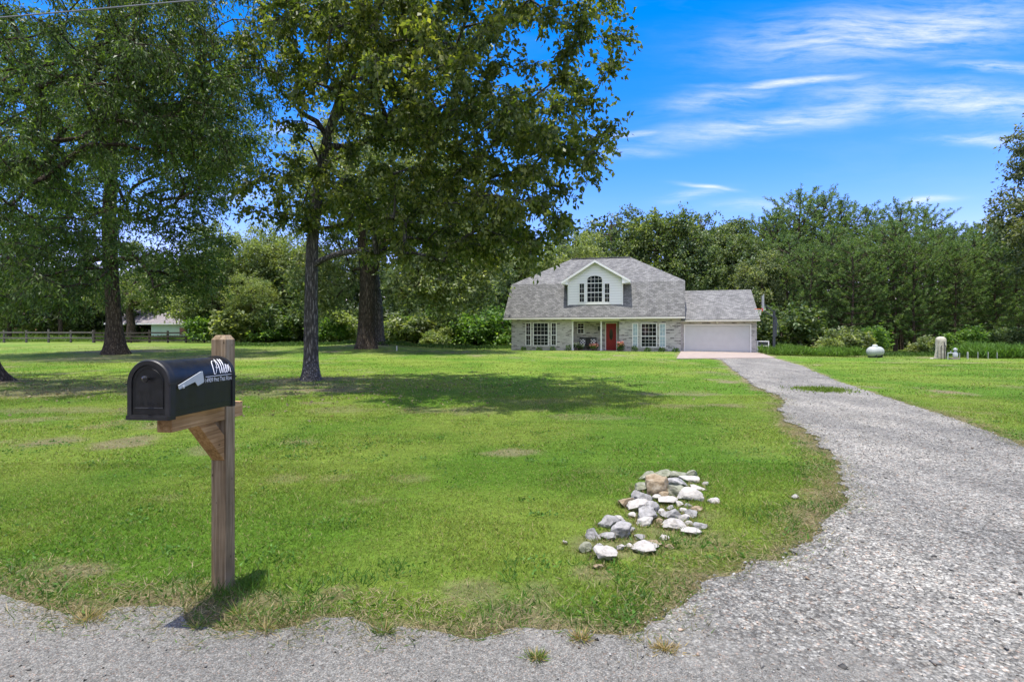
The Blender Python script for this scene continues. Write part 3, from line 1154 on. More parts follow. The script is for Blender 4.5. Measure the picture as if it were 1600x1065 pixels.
RB = []
for i, (cx, yb, ww, hh, kind, tilt, label) in enumerate(ROCKS):
    g = gpx(880 + cx / 5.333, 710 + yb / 5.333)
    mpp = g.y / FPX / 5.333
    wdt, hgt = ww * mpp * 1.18, hh * mpp * 1.12
    dep = wdt * rnd.uniform(0.7, 0.95)
    # part of the seen height is the top face looking up at the camera
    el = (CAM_H - g.z) / g.y
    solid = max(hgt * 0.9, (hgt - dep * el * 0.3)) * 1.42
    o = link_mesh('rock', rock_mesh(i + 5, wdt, dep, solid, RAD(-tilt)), STONES[kind])
    o.location = (g.x, g.y + dep * 0.42, float(gz(g.x, g.y + dep * .42)) - 0.24 * solid - 0.008)
    tag(o, label, 'rock', 'rocks of the landscaping pile')
    RB.append((g.x, g.y + dep * 0.42, wdt, dep))

# weeds and dry grass growing round the foot of every rock
gx_, gy_ = [], []
for (rx, ry, rw, rd) in RB:
    n = int(26 + 520 * rw)
    a = rng.uniform(0, 6.28, n)
    q = rng.uniform(0.50, 0.66, n)
    gx_.append(rx + np.cos(a) * rw * q)
    gy_.append(ry + np.sin(a) * rd * q)
x, y = np.concatenate(gx_), np.concatenate(gy_)
GV.clear()
GC.clear()
add_blades(x, y, 0.02, 0.065, 0.005, 0.8, lambda n: np.where(rng.uniform(0, 1, (n, 1)) < 0.55, np.array([[0.12, 0.21, 0.025]]), np.array([[0.34, 0.28, 0.15]])) * rng.uniform(0.5, 1.25, (n, 1)))
V = np.concatenate(GV)
me = np_mesh('grass_fringe', V, np.arange(len(V)).reshape(-1, 4), np.concatenate(GC))
tag(link_mesh('grass_fringe', me, M_GRASS), 'green and dry grass growing between the rocks of the pile', 'grass', kind='stuff')

# ------------------------------------------------------------------ mailbox
def wood_mat(name, dark, mid, light, along=2, scale=1.0, knots=True):
    m, t, b = new_mat(name)
    oc = ocoord(t)
    sc = [55 * scale] * 3
    sc[along] = 2.2 * scale
    d = t.noise(t.mapping(oc, scale=tuple(x * 0.12 for x in sc)), 1.0, 3, out=1)
    wv = t.new('ShaderNodeVectorMath', operation='MULTIPLY_ADD')
    t.link(d, wv.inputs[0])
    wv.inputs[1].default_value = (2.2, 2.2, 2.2)
    t.link(t.mapping(oc, scale=tuple(sc)), wv.inputs[2])
    n = t.noise(wv.outputs[0], 1.0, 6, 0.6)
    sc2 = [190 * scale] * 3
    sc2[along] = 5 * scale
    n2 = t.noise(t.mapping(oc, scale=tuple(sc2)), 1.0, 4, 0.6)
    k = t.math('ADD', t.math('MULTIPLY', n, 0.75), t.math('MULTIPLY', n2, 0.3))
    c = t.ramp(k, [(0.34, dark), (0.52, mid), (0.68, light)])
    if knots:
        sk = [5 * scale] * 3
        sk[along] = 2.4 * scale
        vo = t.new('ShaderNodeTexVoronoi')
        t.link(t.mapping(oc, loc=(0.3, 0.1, 0.2), scale=tuple(sk)), vo.inputs['Vector'])
        c = t.mix(t.ramp(vo.outputs['Distance'], [(0.05, 0.85), (0.14, 0.0)]), c, tuple(x * 0.3 for x in dark))
    big = t.ramp(t.noise(oc, 5, 3), [(0.35, (0.82, 0.8, 0.78)), (0.65, (1.12, 1.1, 1.08))])
    t.link(t.mix(1.0, c, big, 'MULTIPLY'), b.inputs['Base Color'])
    b.inputs['Roughness'].default_value = 0.8
    b.inputs['Specular IOR Level'].default_value = 0.2
    bump(t, b, k, 0.5, 0.006)
    return m


M_POST = wood_mat('weathered_post_wood', (0.125, 0.086, 0.048), (0.26, 0.195, 0.118), (0.385, 0.31, 0.21), 2)
M_ARM = wood_mat('yellow_pine', (0.21, 0.115, 0.045), (0.42, 0.26, 0.12), (0.56, 0.38, 0.20), 1)
M_BRACE = wood_mat('brown_pine', (0.17, 0.09, 0.035), (0.36, 0.21, 0.09), (0.50, 0.33, 0.17), 1)


def black_metal(name, c, rough, dirt=True):
    m, t, b = new_mat(name)
    oc = ocoord(t)
    n = t.noise(oc, 26, 6, 0.65)
    n2 = t.noise(t.mapping(oc, scale=(30, 30, 4)), 1.0, 4)
    base = t.ramp(n, [(0.35, tuple(x * 0.8 for x in c)), (0.75, tuple(x * 1.35 for x in c))])
    if dirt:
        base = t.mix(t.ramp(n2, [(0.5, 0.0), (0.85, 0.22)]), base, (0.05, 0.05, 0.035))
    t.link(base, b.inputs['Base Color'])
    t.link(t.ramp(n, [(0.3, rough), (0.7, min(1, rough + 0.16))]), b.inputs['Roughness'])
    b.inputs['Specular IOR Level'].default_value = 0.5
    bump(t, b, t.noise(oc, 420, 2), 0.06, 0.002)
    return m


M_BLACK = black_metal('black_enamel', (0.007, 0.0075, 0.009), 0.30)
M_TRIM = black_metal('black_plastic', (0.012, 0.012, 0.012), 0.42, False)
M_KNOB = plain('black_gloss', (0.012, 0.012, 0.012), 0.18, 0.6)
M_FLAG = plain('pale_grey_flag', (0.50, 0.53, 0.51), 0.4, 0.5, 0, 0.06, 20)
M_WHITE_VINYL = plain('white_vinyl', (0.82, 0.82, 0.82), 0.45, 0.4, 0, 0.02)

PHI = RAD(6.0)
MBX = empty('mailbox', (-1.732, 2.6, 0.0), -PHI)
tag(MBX, 'black arched mailbox on a wooden post beside the road', 'mailbox')
# local frame: x to the right, y to the back, z up; the front of the box is at y = 0
ZB, WB, HS, LB = 1.062, 0.105, 0.165, 0.497          # bottom, half width, side height, length
PX, PY, PW = 0.0, 0.512, 0.0889                         # post: centre x, front face, width


def inv_local(p):
    q = Matrix.Rotation(PHI, 3, 'Z') @ (Vector(p) - Vector((-1.732, 2.6, 0.0)))
    return q


# post with a chamfered top
m = MB()
h = PW / 2
cy = PY + h
zt = 1.455
ch = 0.016
rings = [(-0.12, h), (zt - 0.026, h), (zt, h - ch)]
v = []
for z, r in rings:
    for (sx, sy) in ((-1, -1), (1, -1), (1, 1), (-1, 1)):
        v.append((PX + sx * r, cy + sy * r, z))
f = [(8, 9, 10, 11), (3, 2, 1, 0)]
for k in range(2):
    for i in range(4):
        f.append((k * 4 + i, k * 4 + (i + 1) % 4, (k + 1) * 4 + (i + 1) % 4, (k + 1) * 4 + i))
m.add(v, f)
m.build('post', M_POST, MBX, bevel=0.004)
# arm through the post
m = MB()
aw = PW / 2 - 0.004
m.box(PX - aw, PX + aw, 0.095, PY - 0.0005, ZB - 0.0889, ZB - 0.002)
m.box(PX - aw, PX + aw, PY + PW + 0.0005, PY + PW + 0.082, ZB - 0.0889, ZB - 0.002)
m.build('arm', M_ARM, MBX, bevel=0.004)
m = MB()
bw = aw - 0.002
zt_ = ZB - 0.0895
m.prism([(0.295, zt_), (0.426, zt_), (PY - 0.0005, zt_ - 0.088), (PY - 0.0005, zt_ - 0.234)], lambda p, q, t: (PX + t, p, q), -bw, bw)
m.build('brace', M_BRACE, MBX, bevel=0.004)


def arch(wh, hs, n=18, z0=0.0, rr=None):
    rr = wh if rr is None else rr
    pts = [(wh, z0), (wh, hs)]
    for i in range(1, n):
        a = math.pi * i / n
        pts.append((wh * math.cos(a), hs + rr * math.sin(a)))
    pts += [(-wh, hs), (-wh, z0)]
    return pts


def arch_shell(m, pts_a, ya, pts_b, yb):
    n = len(pts_a)
    v = [(p[0], ya, ZB + p[1]) for p in pts_a] + [(p[0], yb, ZB + p[1]) for p in pts_b]
    m.add(v, [(i, (i + 1) % n, n + (i + 1) % n, n + i) for i in range(n)])


# body: an arched shell, closed at the back
m = MB()
pa = arch(WB, HS, 24)
m.prism(pa, lambda p, q, t: (p, t, ZB + q), 0.004, LB - 0.004)
# pressed crease low on both sides
for sx in (-1, 1):
    m.box(sx * (WB + 0.0008) - 0.0008, sx * (WB + 0.0008) + 0.0008, 0.04, LB - 0.03, ZB + 0.028, ZB + 0.0315)
body = m.build('body', M_BLACK, MBX, smooth=True)
# front trim: band and frame around the door
m = MB()
po = arch(WB + 0.0065, HS, 24, -0.010)
pi_ = arch(WB - 0.018, HS, 24, 0.013)
pb = arch(WB + 0.003, HS, 24, -0.008)
arch_shell(m, po, 0.030, po, -0.004)
arch_shell(m, po, -0.004, arch(WB + 0.002, HS, 24, -0.006), -0.011)
arch_shell(m, arch(WB + 0.002, HS, 24, -0.006), -0.011, pi_, -0.009)
arch_shell(m, pi_, -0.009, pi_, 0.004)
arch_shell(m, po, 0.030, arch(WB + 0.0005, HS, 24, -0.0005), 0.0315)
for sx in (-1, 1):      # clasps at the spring of the arch and at the lower corners
    m.box(sx * (WB + 0.006) - 0.004, sx * (WB + 0.006) + 0.004, -0.013, 0.036, ZB + HS - 0.008, ZB + HS - 0.001)
    m.box(sx * (WB + 0.0015) - 0.0055, sx * (WB + 0.0015) + 0.0055, -0.0135, 0.029, ZB - 0.0105, ZB + 0.010)
m.box(-WB, WB, -0.0145, -0.004, ZB - 0.011, ZB + 0.004)
m.build('front_trim', M_TRIM, MBX, smooth=True)
# rear trim band
m = MB()
pr = arch(WB + 0.006, HS, 24, -0.007)
arch_shell(m, pr, LB - 0.022, pr, LB + 0.003)
arch_shell(m, arch(WB + .0005, HS, 24, 0), LB - 0.0225, pr, LB - 0.022)
arch_shell(m, pr, LB + 0.003, arch(WB * 0.5, HS, 24, 0.02), LB + 0.0035)
for sx in (-1, 1):
    m.box(sx * (WB + 0.006) - 0.004, sx * (WB + 0.006) + 0.004, LB - 0.02, LB + 0.008, ZB + HS - 0.008, ZB + HS - 0.001)
m.build('rear_trim', M_TRIM, MBX, smooth=True)
# door with a pressed inner arch
m = MB()
dr_ = arch(WB - 0.019, HS - 0.001, 24, 0.014)
arch_shell(m, dr_, 0.003, dr_, -0.004)
d1 = arch(WB - 0.029, HS - 0.004, 24, 0.043)
arch_shell(m, dr_, -0.004, d1, -0.004)
d2 = arch(WB - 0.031, HS - 0.004, 24, 0.045)
arch_shell(m, d1, -0.004, d2, -0.0075)
d3 = arch(WB - 0.034, HS - 0.004, 24, 0.048)
arch_shell(m, d2, -0.0075, d3, -0.004)
m.add([(p[0], -0.004, ZB + p[1]) for p in d3], [tuple(range(len(d3)))])
door = m.build('door', M_BLACK, MBX, smooth=False)
m = MB()
m.lathe([(0.006, 0.0), (0.006, -0.012), (0.012, -0.015), (0.0165, -0.021), (0.0155, -0.028), (0.009, -0.032), (0.002, -0.033)], 20, (0, -0.004, ZB + 0.187), 'Y')
m.build('knob', M_KNOB, door, smooth=True)


def text_mesh(body_, size, extr, small_caps=False, sx=1.0, spacing=1.0):
    cu = bpy.data.curves.new('lettering', 'FONT')
    cu.body = body_
    cu.size = size
    cu.extrude = extr
    cu.space_character = spacing
    cu.align_x = 'CENTER'
    cu.resolution_u = 4
    cu.small_caps_scale = 0.76
    if small_caps:
        for i, chh in enumerate(body_):
            if chh.islower():
                cu.body_format[i].use_small_caps = True
    o = bpy.data.objects.new('lettering', cu)
    COL.objects.link(o)
    dg = bpy.context.evaluated_depsgraph_get()
    me = bpy.data.meshes.new_from_object(o.evaluated_get(dg))
    bpy.data.objects.remove(o)
    for v in me.vertices:
        v.co.x *= sx
    return me


# faint raised words pressed into the door
me = text_mesh('US MAIL', 0.021, 0.0006, sx=1.35, spacing=1.25)
for v in me.vertices:
    v.co = Vector((v.co.x, -0.0046 - v.co.z * 0.6, ZB + 0.058 + v.co.y))
link_mesh('lettering', me, M_BLACK, door)

CSX = -1.732


def side_pt(px, py, off=0.0):
    """pixel -> (y along the box, z) on the right side plane"""
    lo, hi = 0.0, 0.6
    for _ in range(50):
        mid = (lo + hi) / 2
        X = CSX + math.cos(PHI) * (WB + off) + math.sin(PHI) * mid
        Y = 2.6 - math.sin(PHI) * (WB + off) + math.cos(PHI) * mid
        if 800 + X / Y * FPX < px:
            lo = mid
        else:
            hi = mid
    Y = 2.6 - math.sin(PHI) * (WB + off) + math.cos(PHI) * lo
    return lo, CAM_H - (py - HOR) / FPX * Y


def zpx(zx, zy, off=0.0):
    return side_pt(190 + zx / 5.605, 510 + zy / 5.605, off)


def body_pt(y, s, off):
    """s: height above the spring line measured round the arch"""
    if s <= 0:
        return Vector((WB + off, y, ZB + HS + s))
    a = s / WB
    return Vector(((WB + off) * math.cos(a), y, ZB + HS + (WB + off) * math.sin(a)))


# flag, folded down along the side
fl = [zpx(*p, 0.013) for p in ((497, 515), (692, 394), (711, 392), (724, 478), (716, 492), (668, 520), (645, 484), (506, 551), (499, 540))]
m = MB()
m.prism(fl, lambda p, q, t: (t, p, q), WB + 0.010, WB + 0.014)
fo = m.build('flag', M_FLAG, MBX, bevel=0.0015)
m = MB()
c0 = zpx(512, 528)
m.lathe([(0.008, WB - 0.002), (0.008, WB + 0.016), (0.004, WB + 0.018)], 12, (0, c0[0] + 0.006, c0[1]), 'X')
m.build('pivot', M_FLAG, fo, smooth=True)

# white vinyl lettering
ya, za = zpx(735, 478)
yb_, zb_ = zpx(972, 441)
m = MB()
s0 = 0.010
n = 12
for i in range(n):
    y0 = ya + (yb_ - ya) * i / n
    y1 = ya + (yb_ - ya) * (i + 1) / n
    m.add([body_pt(y0, s0 - .0014, 0.0008), body_pt(y1, s0 - .0014, 0.0008), body_pt(y1, s0 + .0014, 0.0008), body_pt(y0, s0 + .0014, 0.0008)], [(0, 1, 2, 3)])
line = m.build('lettering_rule', M_WHITE_VINYL, body)
me = text_mesh('14909 Pine Tree Road', 0.033, 0.0, True)
xs = [v.co.x for v in me.vertices]
x0, x1 = min(xs), max(xs)
for v in me.vertices:
    t_ = (v.co.x - x0) / (x1 - x0)
    v.co = body_pt(ya + (yb_ - ya) * t_, s0 - 0.030 + v.co.y * 1.0, 0.0008)
link_mesh('lettering', me, M_WHITE_VINYL, body)

# the family name in a looping script: strokes as flat ribbons
STROKES = [
    # swash loop and first leg of the A
    [(0.20, 0.80), (0.11, 0.86), (0.02, 0.70), (0.0, 0.38), (0.045, 0.08), (0.11, 0.03), (0.175, 0.26), (0.235, 0.66), (0.285, 1.0)],
    # second leg of the A, running on into the two l, the e and the n
    [(0.285, 1.0), (0.305, 0.70), (0.325, 0.34), (0.36, 0.06), (0.405, 0.14), (0.46, 0.52), (0.495, 0.88), (0.475, 0.98), (0.452, 0.80), (0.455, 0.30), (0.485, 0.06), (0.53, 0.16),
     (0.585, 0.54), (0.615, 0.88), (0.595, 0.97), (0.572, 0.78), (0.575, 0.28), (0.605, 0.05), (0.65, 0.10), (0.70, 0.28), (0.735, 0.44), (0.705, 0.54), (0.675, 0.36), (0.69, 0.12), (0.735, 0.06),
     (0.785, 0.30), (0.805, 0.50), (0.812, 0.08)],
    [(0.812, 0.08), (0.835, 0.36), (0.875, 0.52), (0.90, 0.40), (0.905, 0.14), (0.94, 0.05), (0.985, 0.14), (0.995, 0.30), (0.965, 0.34), (0.945, 0.24)],
    # bar of the A
    [(0.13, 0.40), (0.22, 0.36), (0.345, 0.42)],
]


def catmull(P, k=7):
    P = [Vector((p[0], p[1])) for p in P]
    P = [P[0]] + P + [P[-1]]
    out = []
    for i in range(1, len(P) - 2):
        a, b, c, d = P[i - 1:i + 3]
        for j in range(k):
            t = j / k
            out.append(0.5 * ((2 * b) + (c - a) * t + (2 * a - 5 * b + 4 * c - d) * t * t + (3 * b - a - 3 * c + d) * t ** 3))
    out.append(P[-2])
    return out


yA, _ = zpx(800, 400)
yB, _ = zpx(970, 400)
m = MB()
for k_, S in enumerate(STROKES):
    pts = catmull(S)
    pts = [(yA + 0.004 + (yB - yA) * 0.97 * p.x + 0.042 * p.y * (1 - 0.35 * p.x), s0 + 0.007 + 0.100 * p.y) for p in pts]
    L_, R_ = [], []
    for i, p in enumerate(pts):
        a, b = pts[max(i - 1, 0)], pts[min(i + 1, len(pts) - 1)]
        dx, dy = b[0] - a[0], b[1] - a[1]
        l = math.hypot(dx, dy) + 1e-9
        wd = 0.0010 + 0.0014 * max(0.0, -dy / l) + 0.0004 * abs(dy) / l
        if i in (0, len(pts) - 1):
            wd *= 0.5
        L_.append((p[0] - dy / l * wd, p[1] + dx / l * wd))
        R_.append((p[0] + dy / l * wd, p[1] - dx / l * wd))
    v = [body_pt(*q, 0.0009 + 0.0002 * k_) for q in L_] + [body_pt(*q, 0.0009 + 0.0002 * k_) for q in R_]
    n = len(pts)
    m.add(v, [(i, i + 1, n + i + 1, n + i) for i in range(n - 1)])
m.build('script_lettering', M_WHITE_VINYL, body)
# ------------------------------------------------------------------ house
YAW = RAD(15)
CY_, SY_ = math.cos(YAW), math.sin(YAW)
HX, HY = -0.04, 43.4
HZ = 0.12


def hs_(px, v=0.0):
    k = (px - 800) / FPX
    return (k * (HY + CY_ * v) - HX - SY_ * v) / (CY_ + k * SY_)


def hdepth(s, v):
    return HY - SY_ * s + CY_ * v


def hz(py, s, v):
    return CAM_H - (py - HOR) / FPX * hdepth(s, v) - HZ


def brick_mat():
    m, t, b = new_mat('pale_brick')
    oc = ocoord(t)
    sp = t.new('ShaderNodeSeparateXYZ')
    t.link(oc, sp.inputs[0])
    cm = t.new('ShaderNodeCombineXYZ')
    t.link(t.math('ADD', sp.outputs[0], sp.outputs[1]), cm.inputs[0])
    t.link(sp.outputs[2], cm.inputs[1])
    br = t.new('ShaderNodeTexBrick')
    br.inputs['Scale'].default_value = 1.0
    br.inputs['Brick Width'].default_value = 0.30
    br.inputs['Row Height'].default_value = 0.10
    br.inputs['Mortar Size'].default_value = 0.010
    br.inputs['Color1'].default_value = (0, 0, 0, 1)
    br.inputs['Color2'].default_value = (1, 1, 1, 1)
    br.inputs['Mortar'].default_value = (0.55, 0.55, 0.55, 1)
    t.link(cm.outputs[0], br.inputs['Vector'])
    c = t.ramp(br.outputs['Color'], [(0.0, (0.13, 0.12, 0.12)), (0.10, (0.22, 0.205, 0.2)), (0.16, (0.36, 0.345, 0.32)), (0.6, (0.45, 0.43, 0.405)), (1.0, (0.51, 0.485, 0.46))])
    n = t.noise(t.mapping(cm.outputs[0], scale=(3.0, 9.5, 1)), 1.0, 1)
    dk = t.ramp(n, [(0.30, (0.55, 0.54, 0.53)), (0.37, (1, 1, 1))])
    c = t.mix(1.0, c, dk, 'MULTIPLY')
    t.link(c, b.inputs['Base Color'])
    b.inputs['Roughness'].default_value = 0.9
    bump(t, b, br.outputs['Fac'], -0.4, 0.01)
    return m


def shingle_mat():
    m, t, b = new_mat('asphalt_shingles')
    oc = ocoord(t)
    sp = t.new('ShaderNodeSeparateXYZ')
    t.link(oc, sp.inputs[0])
    cm = t.new('ShaderNodeCombineXYZ')
    t.link(sp.outputs[0], cm.inputs[0])
    t.link(t.math('ADD', sp.outputs[2], t.math('MULTIPLY', sp.outputs[1], 0.55)), cm.inputs[1])
    br = t.new('ShaderNodeTexBrick')
    br.inputs['Scale'].default_value = 1.0
    br.inputs['Brick Width'].default_value = 0.26
    br.inputs['Row Height'].default_value = 0.15
    br.inputs['Mortar Size'].default_value = 0.012
    br.inputs['Color1'].default_value = (0.118, 0.119, 0.115, 1)
    br.inputs['Color2'].default_value = (0.222, 0.222, 0.214, 1)
    br.inputs['Mortar'].default_value = (0.10, 0.098, 0.095, 1)
    t.link(cm.outputs[0], br.inputs['Vector'])
    st_ = t.ramp(t.noise(t.mapping(oc, scale=(1.6, 0.4, 0.4)), 1.0, 5, 0.6), [(0.32, (0.84, 0.84, 0.85)), (0.6, (1.05, 1.05, 1.04))])
    gr = t.ramp(t.noise(oc, 14, 4, 0.7), [(0.3, 0.75), (0.7, 1.25)])
    c = t.mix(1.0, t.mix(1.0, br.outputs['Color'], st_, 'MULTIPLY'), gr, 'MULTIPLY')
    t.link(c, b.inputs['Base Color'])
    b.inputs['Roughness'].default_value = 0.95
    b.inputs['Specular IOR Level'].default_value = 0.15
    bump(t, b, br.outputs['Fac'], -0.5, 0.012)
    return m


def siding_mat():
    m, t, b = new_mat('white_lap_siding')
    oc = ocoord(t)
    sp = t.new('ShaderNodeSeparateXYZ')
    t.link(oc, sp.inputs[0])
    fr = t.math('FRACT', t.math('MULTIPLY', sp.outputs[2], 1 / 0.2))
    c = t.ramp(fr, [(0.0, (0.44, 0.43, 0.45)), (0.13, (0.78, 0.77, 0.78)), (1.0, (0.84, 0.83, 0.84))])
    t.link(c, b.inputs['Base Color'])
    b.inputs['Roughness'].default_value = 0.6
    bump(t, b, fr, -0.5, 0.02)
    return m


def glass_mat(name, tint=(0.015, 0.018, 0.02), rough=0.05):
    m, t, b = new_mat(name)
    oc = ocoord(t)
    n = t.noise(oc, 1.4, 3)
    t.link(t.ramp(n, [(0.35, tuple(x * 0.5 for x in tint)), (0.7, tuple(x * 1.6 for x in tint))]), b.inputs['Base Color'])
    b.inputs['Roughness'].default_value = rough
    b.inputs['Specular IOR Level'].default_value = 0.45
    bump(t, b, n, 0.05, 0.02)
    return m


M_BRICK, M_SHINGLE, M_SIDING = brick_mat(), shingle_mat(), siding_mat()
M_WHITE = plain('white_paint', (0.78, 0.77, 0.75), 0.5, 0.4, 0, 0.04, 3)
M_CREAM = plain('cream_trim', (0.66, 0.64, 0.56), 0.6, 0.3, 0, 0.05, 3)
M_GLASS = glass_mat('dark_window_glass')
M_CURT = plain('curtained_glass', (0.36, 0.46, 0.50), 0.25, 0.5, 0, 0.22, 5)
M_RED = plain('red_door_paint', (0.30, 0.018, 0.015), 0.45, 0.4, 0, 0.12, 4)
M_GARAGE = plain('white_garage_door', (0.56, 0.565, 0.555), 0.5, 0.35, 0, 0.04, 2)
M_CONC = plain('pinkish_concrete', (0.31, 0.255, 0.215), 0.9, 0.2, 0, 0.12, 2.5, 0.2)
M_DARKMET = plain('dark_bronze_metal', (0.03, 0.03, 0.032), 0.5, 0.4, 0.2, 0.1)

HOUSE = empty('brick_house', (HX, HY, HZ), -YAW)
tag(HOUSE, 'pale brick house with steep grey shingle roof, white dormer and attached garage', 'house')
SW = hs_(1064.1)
GARL, GARR = SW, hs_(1182.5, 0.3)
sP0, sP1 = hs_(893.5), hs_(967.5)
zE = 2.62                      # eave
dpt = 9.2
RV = 1.25                       # depth of the porch recess
# brick walls (a shell of boxes; butted corners)
m = MB()
m.box(0, sP0, 0, 0.15, -0.5, zE)
m.box(sP1, SW, 0, 0.15, -0.5, zE)
m.box(sP0, sP1, RV, RV + 0.15, -0.5, zE)
m.box(sP0 - 0.15, sP0 - 0.001, 0.151, RV, -0.5, zE)
m.box(sP1 + 0.001, sP1 + 0.15, 0.151, RV, -0.5, zE)
m.box(0, 0.15, 0.151, dpt, -0.5, zE)
m.box(SW - 0.15, SW, 0.151, dpt, -0.5, zE)
m.box(0.151, SW - 0.151, dpt - 0.15, dpt, -0.5, zE)
m.build('wall', M_BRICK, HOUSE)
m = MB()
m.box(sP0 - 0.02, sP1, -0.03, 0.12, zE - 0.28, zE - 0.021)
m.box(sP0, sP1, 0.121, RV, zE - 0.05, zE - 0.022)
m.build('porch_beam', M_CREAM, HOUSE)
m = MB()
m.box(sP0 + 0.001, sP1 - 0.001, -0.25, RV - 0.001, -0.5, 0.09)
m.build('porch_floor', M_CONC, HOUSE)
for sx in (sP0 + 0.06, hs_(939.3)):
    m = MB()
    m.box(sx - 0.055, sx + 0.055, -0.015, 0.095, 0.091, zE - 0.281)
    m.box(sx - 0.08, sx + 0.08, -0.045, 0.119, 0.092, 0.20)
    m.build('porch_post', M_WHITE, HOUSE, bevel=0.006)

# main roof
vE, vK, vR = -0.5, 1.0, 4.6
zK, zR = 5.38, 7.78
zEr = 2.66
sEL, sER, sKL, sKR = -0.52, 13.2, -0.27, 13.25
sRL, sRR = hs_(892.6, vR), hs_(985, vR)
vKb, vEb = dpt - 1.0, dpt + 0.5
rv = [(sEL, vE, zEr), (sER, vE, zEr), (sKR, vK, zK), (sKL, vK, zK), (sRL, vR, zR), (sRR, vR, zR), (sKL, vKb, zK), (sKR, vKb, zK), (sEL, vEb, zEr), (sER, vEb, zEr)]
m = MB()
m.add(rv, [(0, 1, 2, 3), (3, 2, 5, 4), (2, 7, 5), (6, 3, 4), (7, 6, 4, 5), (6, 7, 9, 8)])
roof = m.build('roof', M_SHINGLE, HOUSE)
md = roof.modifiers.new('thick', 'SOLIDIFY')
md.thickness = 0.07
md.offset = -1
m = MB()
m.bar((sRL, vR, zR + 0.02), (sRR, vR, zR + 0.02), 0.24, 0.05)
m.build('roof_ridge', M_SHINGLE, HOUSE)
for s_ in (0.02, SW - 0.14):      # gable end walls under the clipped gables
    MB().prism([(0.16, zE + .001), (dpt - 0.16, zE + .001), (vKb - 0.02, zK - 0.12), (vK + 0.02, zK - 0.12)], lambda p, q, t: (t, p, q), s_, s_ + 0.12).build('gable_wall', M_SIDING, HOUSE)
m = MB()
m.box(sEL + 0.02, sER - 0.02, vE + 0.01, vE + 0.03, zEr - 0.17, zEr - 0.075)
m.box(sEL + 0.02, sER - 0.02, vE + 0.031, 0.0, zE - 0.02, zE + 0.0)
m.build('fascia', M_WHITE, HOUSE)
m = MB()
m.box(sEL, sER, vE - 0.09, vE + 0.008, zEr - 0.17, zEr - 0.055)
m.build('gutter', M_CREAM, HOUSE)


def rect_frame(m, s0, s1, z0, z1, v, wdt, d0, d1):
    m.box(s0, s1, v - d1, v + d0, z1 - wdt, z1)
    m.box(s0, s1, v - d1, v + d0, z0, z0 + wdt)
    m.box(s0, s0 + wdt, v - d1, v + d0, z0 + wdt, z1 - wdt)
    m.box(s1 - wdt, s1, v - d1, v + d0, z0 + wdt, z1 - wdt)


def window(s0, s1, z0, z1, v, cols, rows, glass=None, meet=None, label=None, fw=0.06):
    """double hung window: frame with glass and grille as sub-parts"""
    m = MB()
    rect_frame(m, s0, s1, z0, z1, v, fw, 0.0, 0.05)
    zm = z0 + (z1 - z0) * 0.46 if meet is None else meet
    m.box(s0 + fw, s1 - fw, v - 0.045, v - 0.002, zm - 0.03, zm + 0.03)
    fr = m.build('window', M_WHITE, HOUSE)
    if label:
        fr['label'] = label
    m = MB()
    m.box(s0 + fw, s1 - fw, v - 0.014, v - 0.003, z0 + fw, z1 - fw)
    m.build('pane', glass or M_GLASS, fr)
    m = MB()
    for (za, zb, nr) in ((z0 + fw, zm - 0.03, rows[1]), (zm + 0.03, z1 - fw, rows[0])):
        for k in range(1, cols):
            s = s0 + fw + (s1 - s0 - 2 * fw) * k / cols
            m.box(s - 0.008, s + 0.008, v - 0.024, v - 0.015, za, zb)
        for k in range(1, nr):
            z = za + (zb - za) * k / nr
            m.box(s0 + fw, s1 - fw, v - 0.026, v - 0.0235, z - 0.008, z + 0.008)
    m.build('grille', M_WHITE, fr)
    return fr


def wpx(x0, x1, y0, y1, v, cols, rows, **kw):
    s0, s1 = hs_(x0, v), hs_(x1, v)
    sc = (s0 + s1) / 2
    return window(s0, s1, hz(y1, sc, v), hz(y0, sc, v), v, cols, rows, **kw)


wpx(821.2, 829.8, 503.6, 540, -0.002, 2, (3, 2))
wpx(833, 857.4, 503.6, 540.2, -0.002, 4, (3, 3))
wpx(861, 869.8, 503.6, 540, -0.002, 2, (3, 2))
wpx(988, 997, 504.6, 542, -0.002, 2, (3, 3), glass=M_CURT, label='narrow window with pale blue curtain, nearer the red door')
wpx(1001.2, 1026.5, 504.6, 542.4, -0.002, 4, (3, 3))
wpx(1030, 1040.4, 504.8, 542.4, -0.002, 2, (3, 3), glass=M_CURT, label='narrow window with pale blue curtain, nearer the garage')
wpx(901.8, 913.2, 504.2, 521.5, RV - 0.002, 2, (2, 2))
for (a, b_, v) in ((820.5, 870.5, 0), (987, 1041.5, 0)):
    s0, s1 = hs_(a), hs_(b_)
    z = hz(541.2 if a < 900 else 543.4, (s0 + s1) / 2, 0)
    MB().box(s0, s1, -0.05, -0.001, z - 0.1, z - 0.005).build('window_sill', M_BRICK, HOUSE)
# red front door
s0, s1 = hs_(945.4, RV), hs_(964.6, RV)
m = MB()
z1 = hz(503.6, s0, RV)
m.box(s0, s0 + 0.08, RV - 0.06, RV - 0.001, 0.091, z1)
m.box(s1 - 0.08, s1, RV - 0.06, RV - 0.001, 0.091, z1)
m.box(s0 + 0.08, s1 - 0.08, RV - 0.06, RV - 0.001, z1 - 0.08, z1)
fr = m.build('door_frame', M_WHITE, HOUSE)
m = MB()
m.box(s0 + 0.081, s1 - 0.081, RV - 0.04, RV - 0.002, 0.10, z1 - 0.081)
dmid = (s0 + s1) / 2
for (a0, a1, b0, b1) in ((-0.33, -0.05, 0.2, 0.62), (0.05, 0.33, 0.2, 0.62)):
    rect_frame(m, dmid + a0, dmid + a1, 0.1 + b0, 0.1 + b1, RV - 0.041, 0.02, 0, 0.012)
dd_ = m.build('door', M_RED, HOUSE)
m = MB()
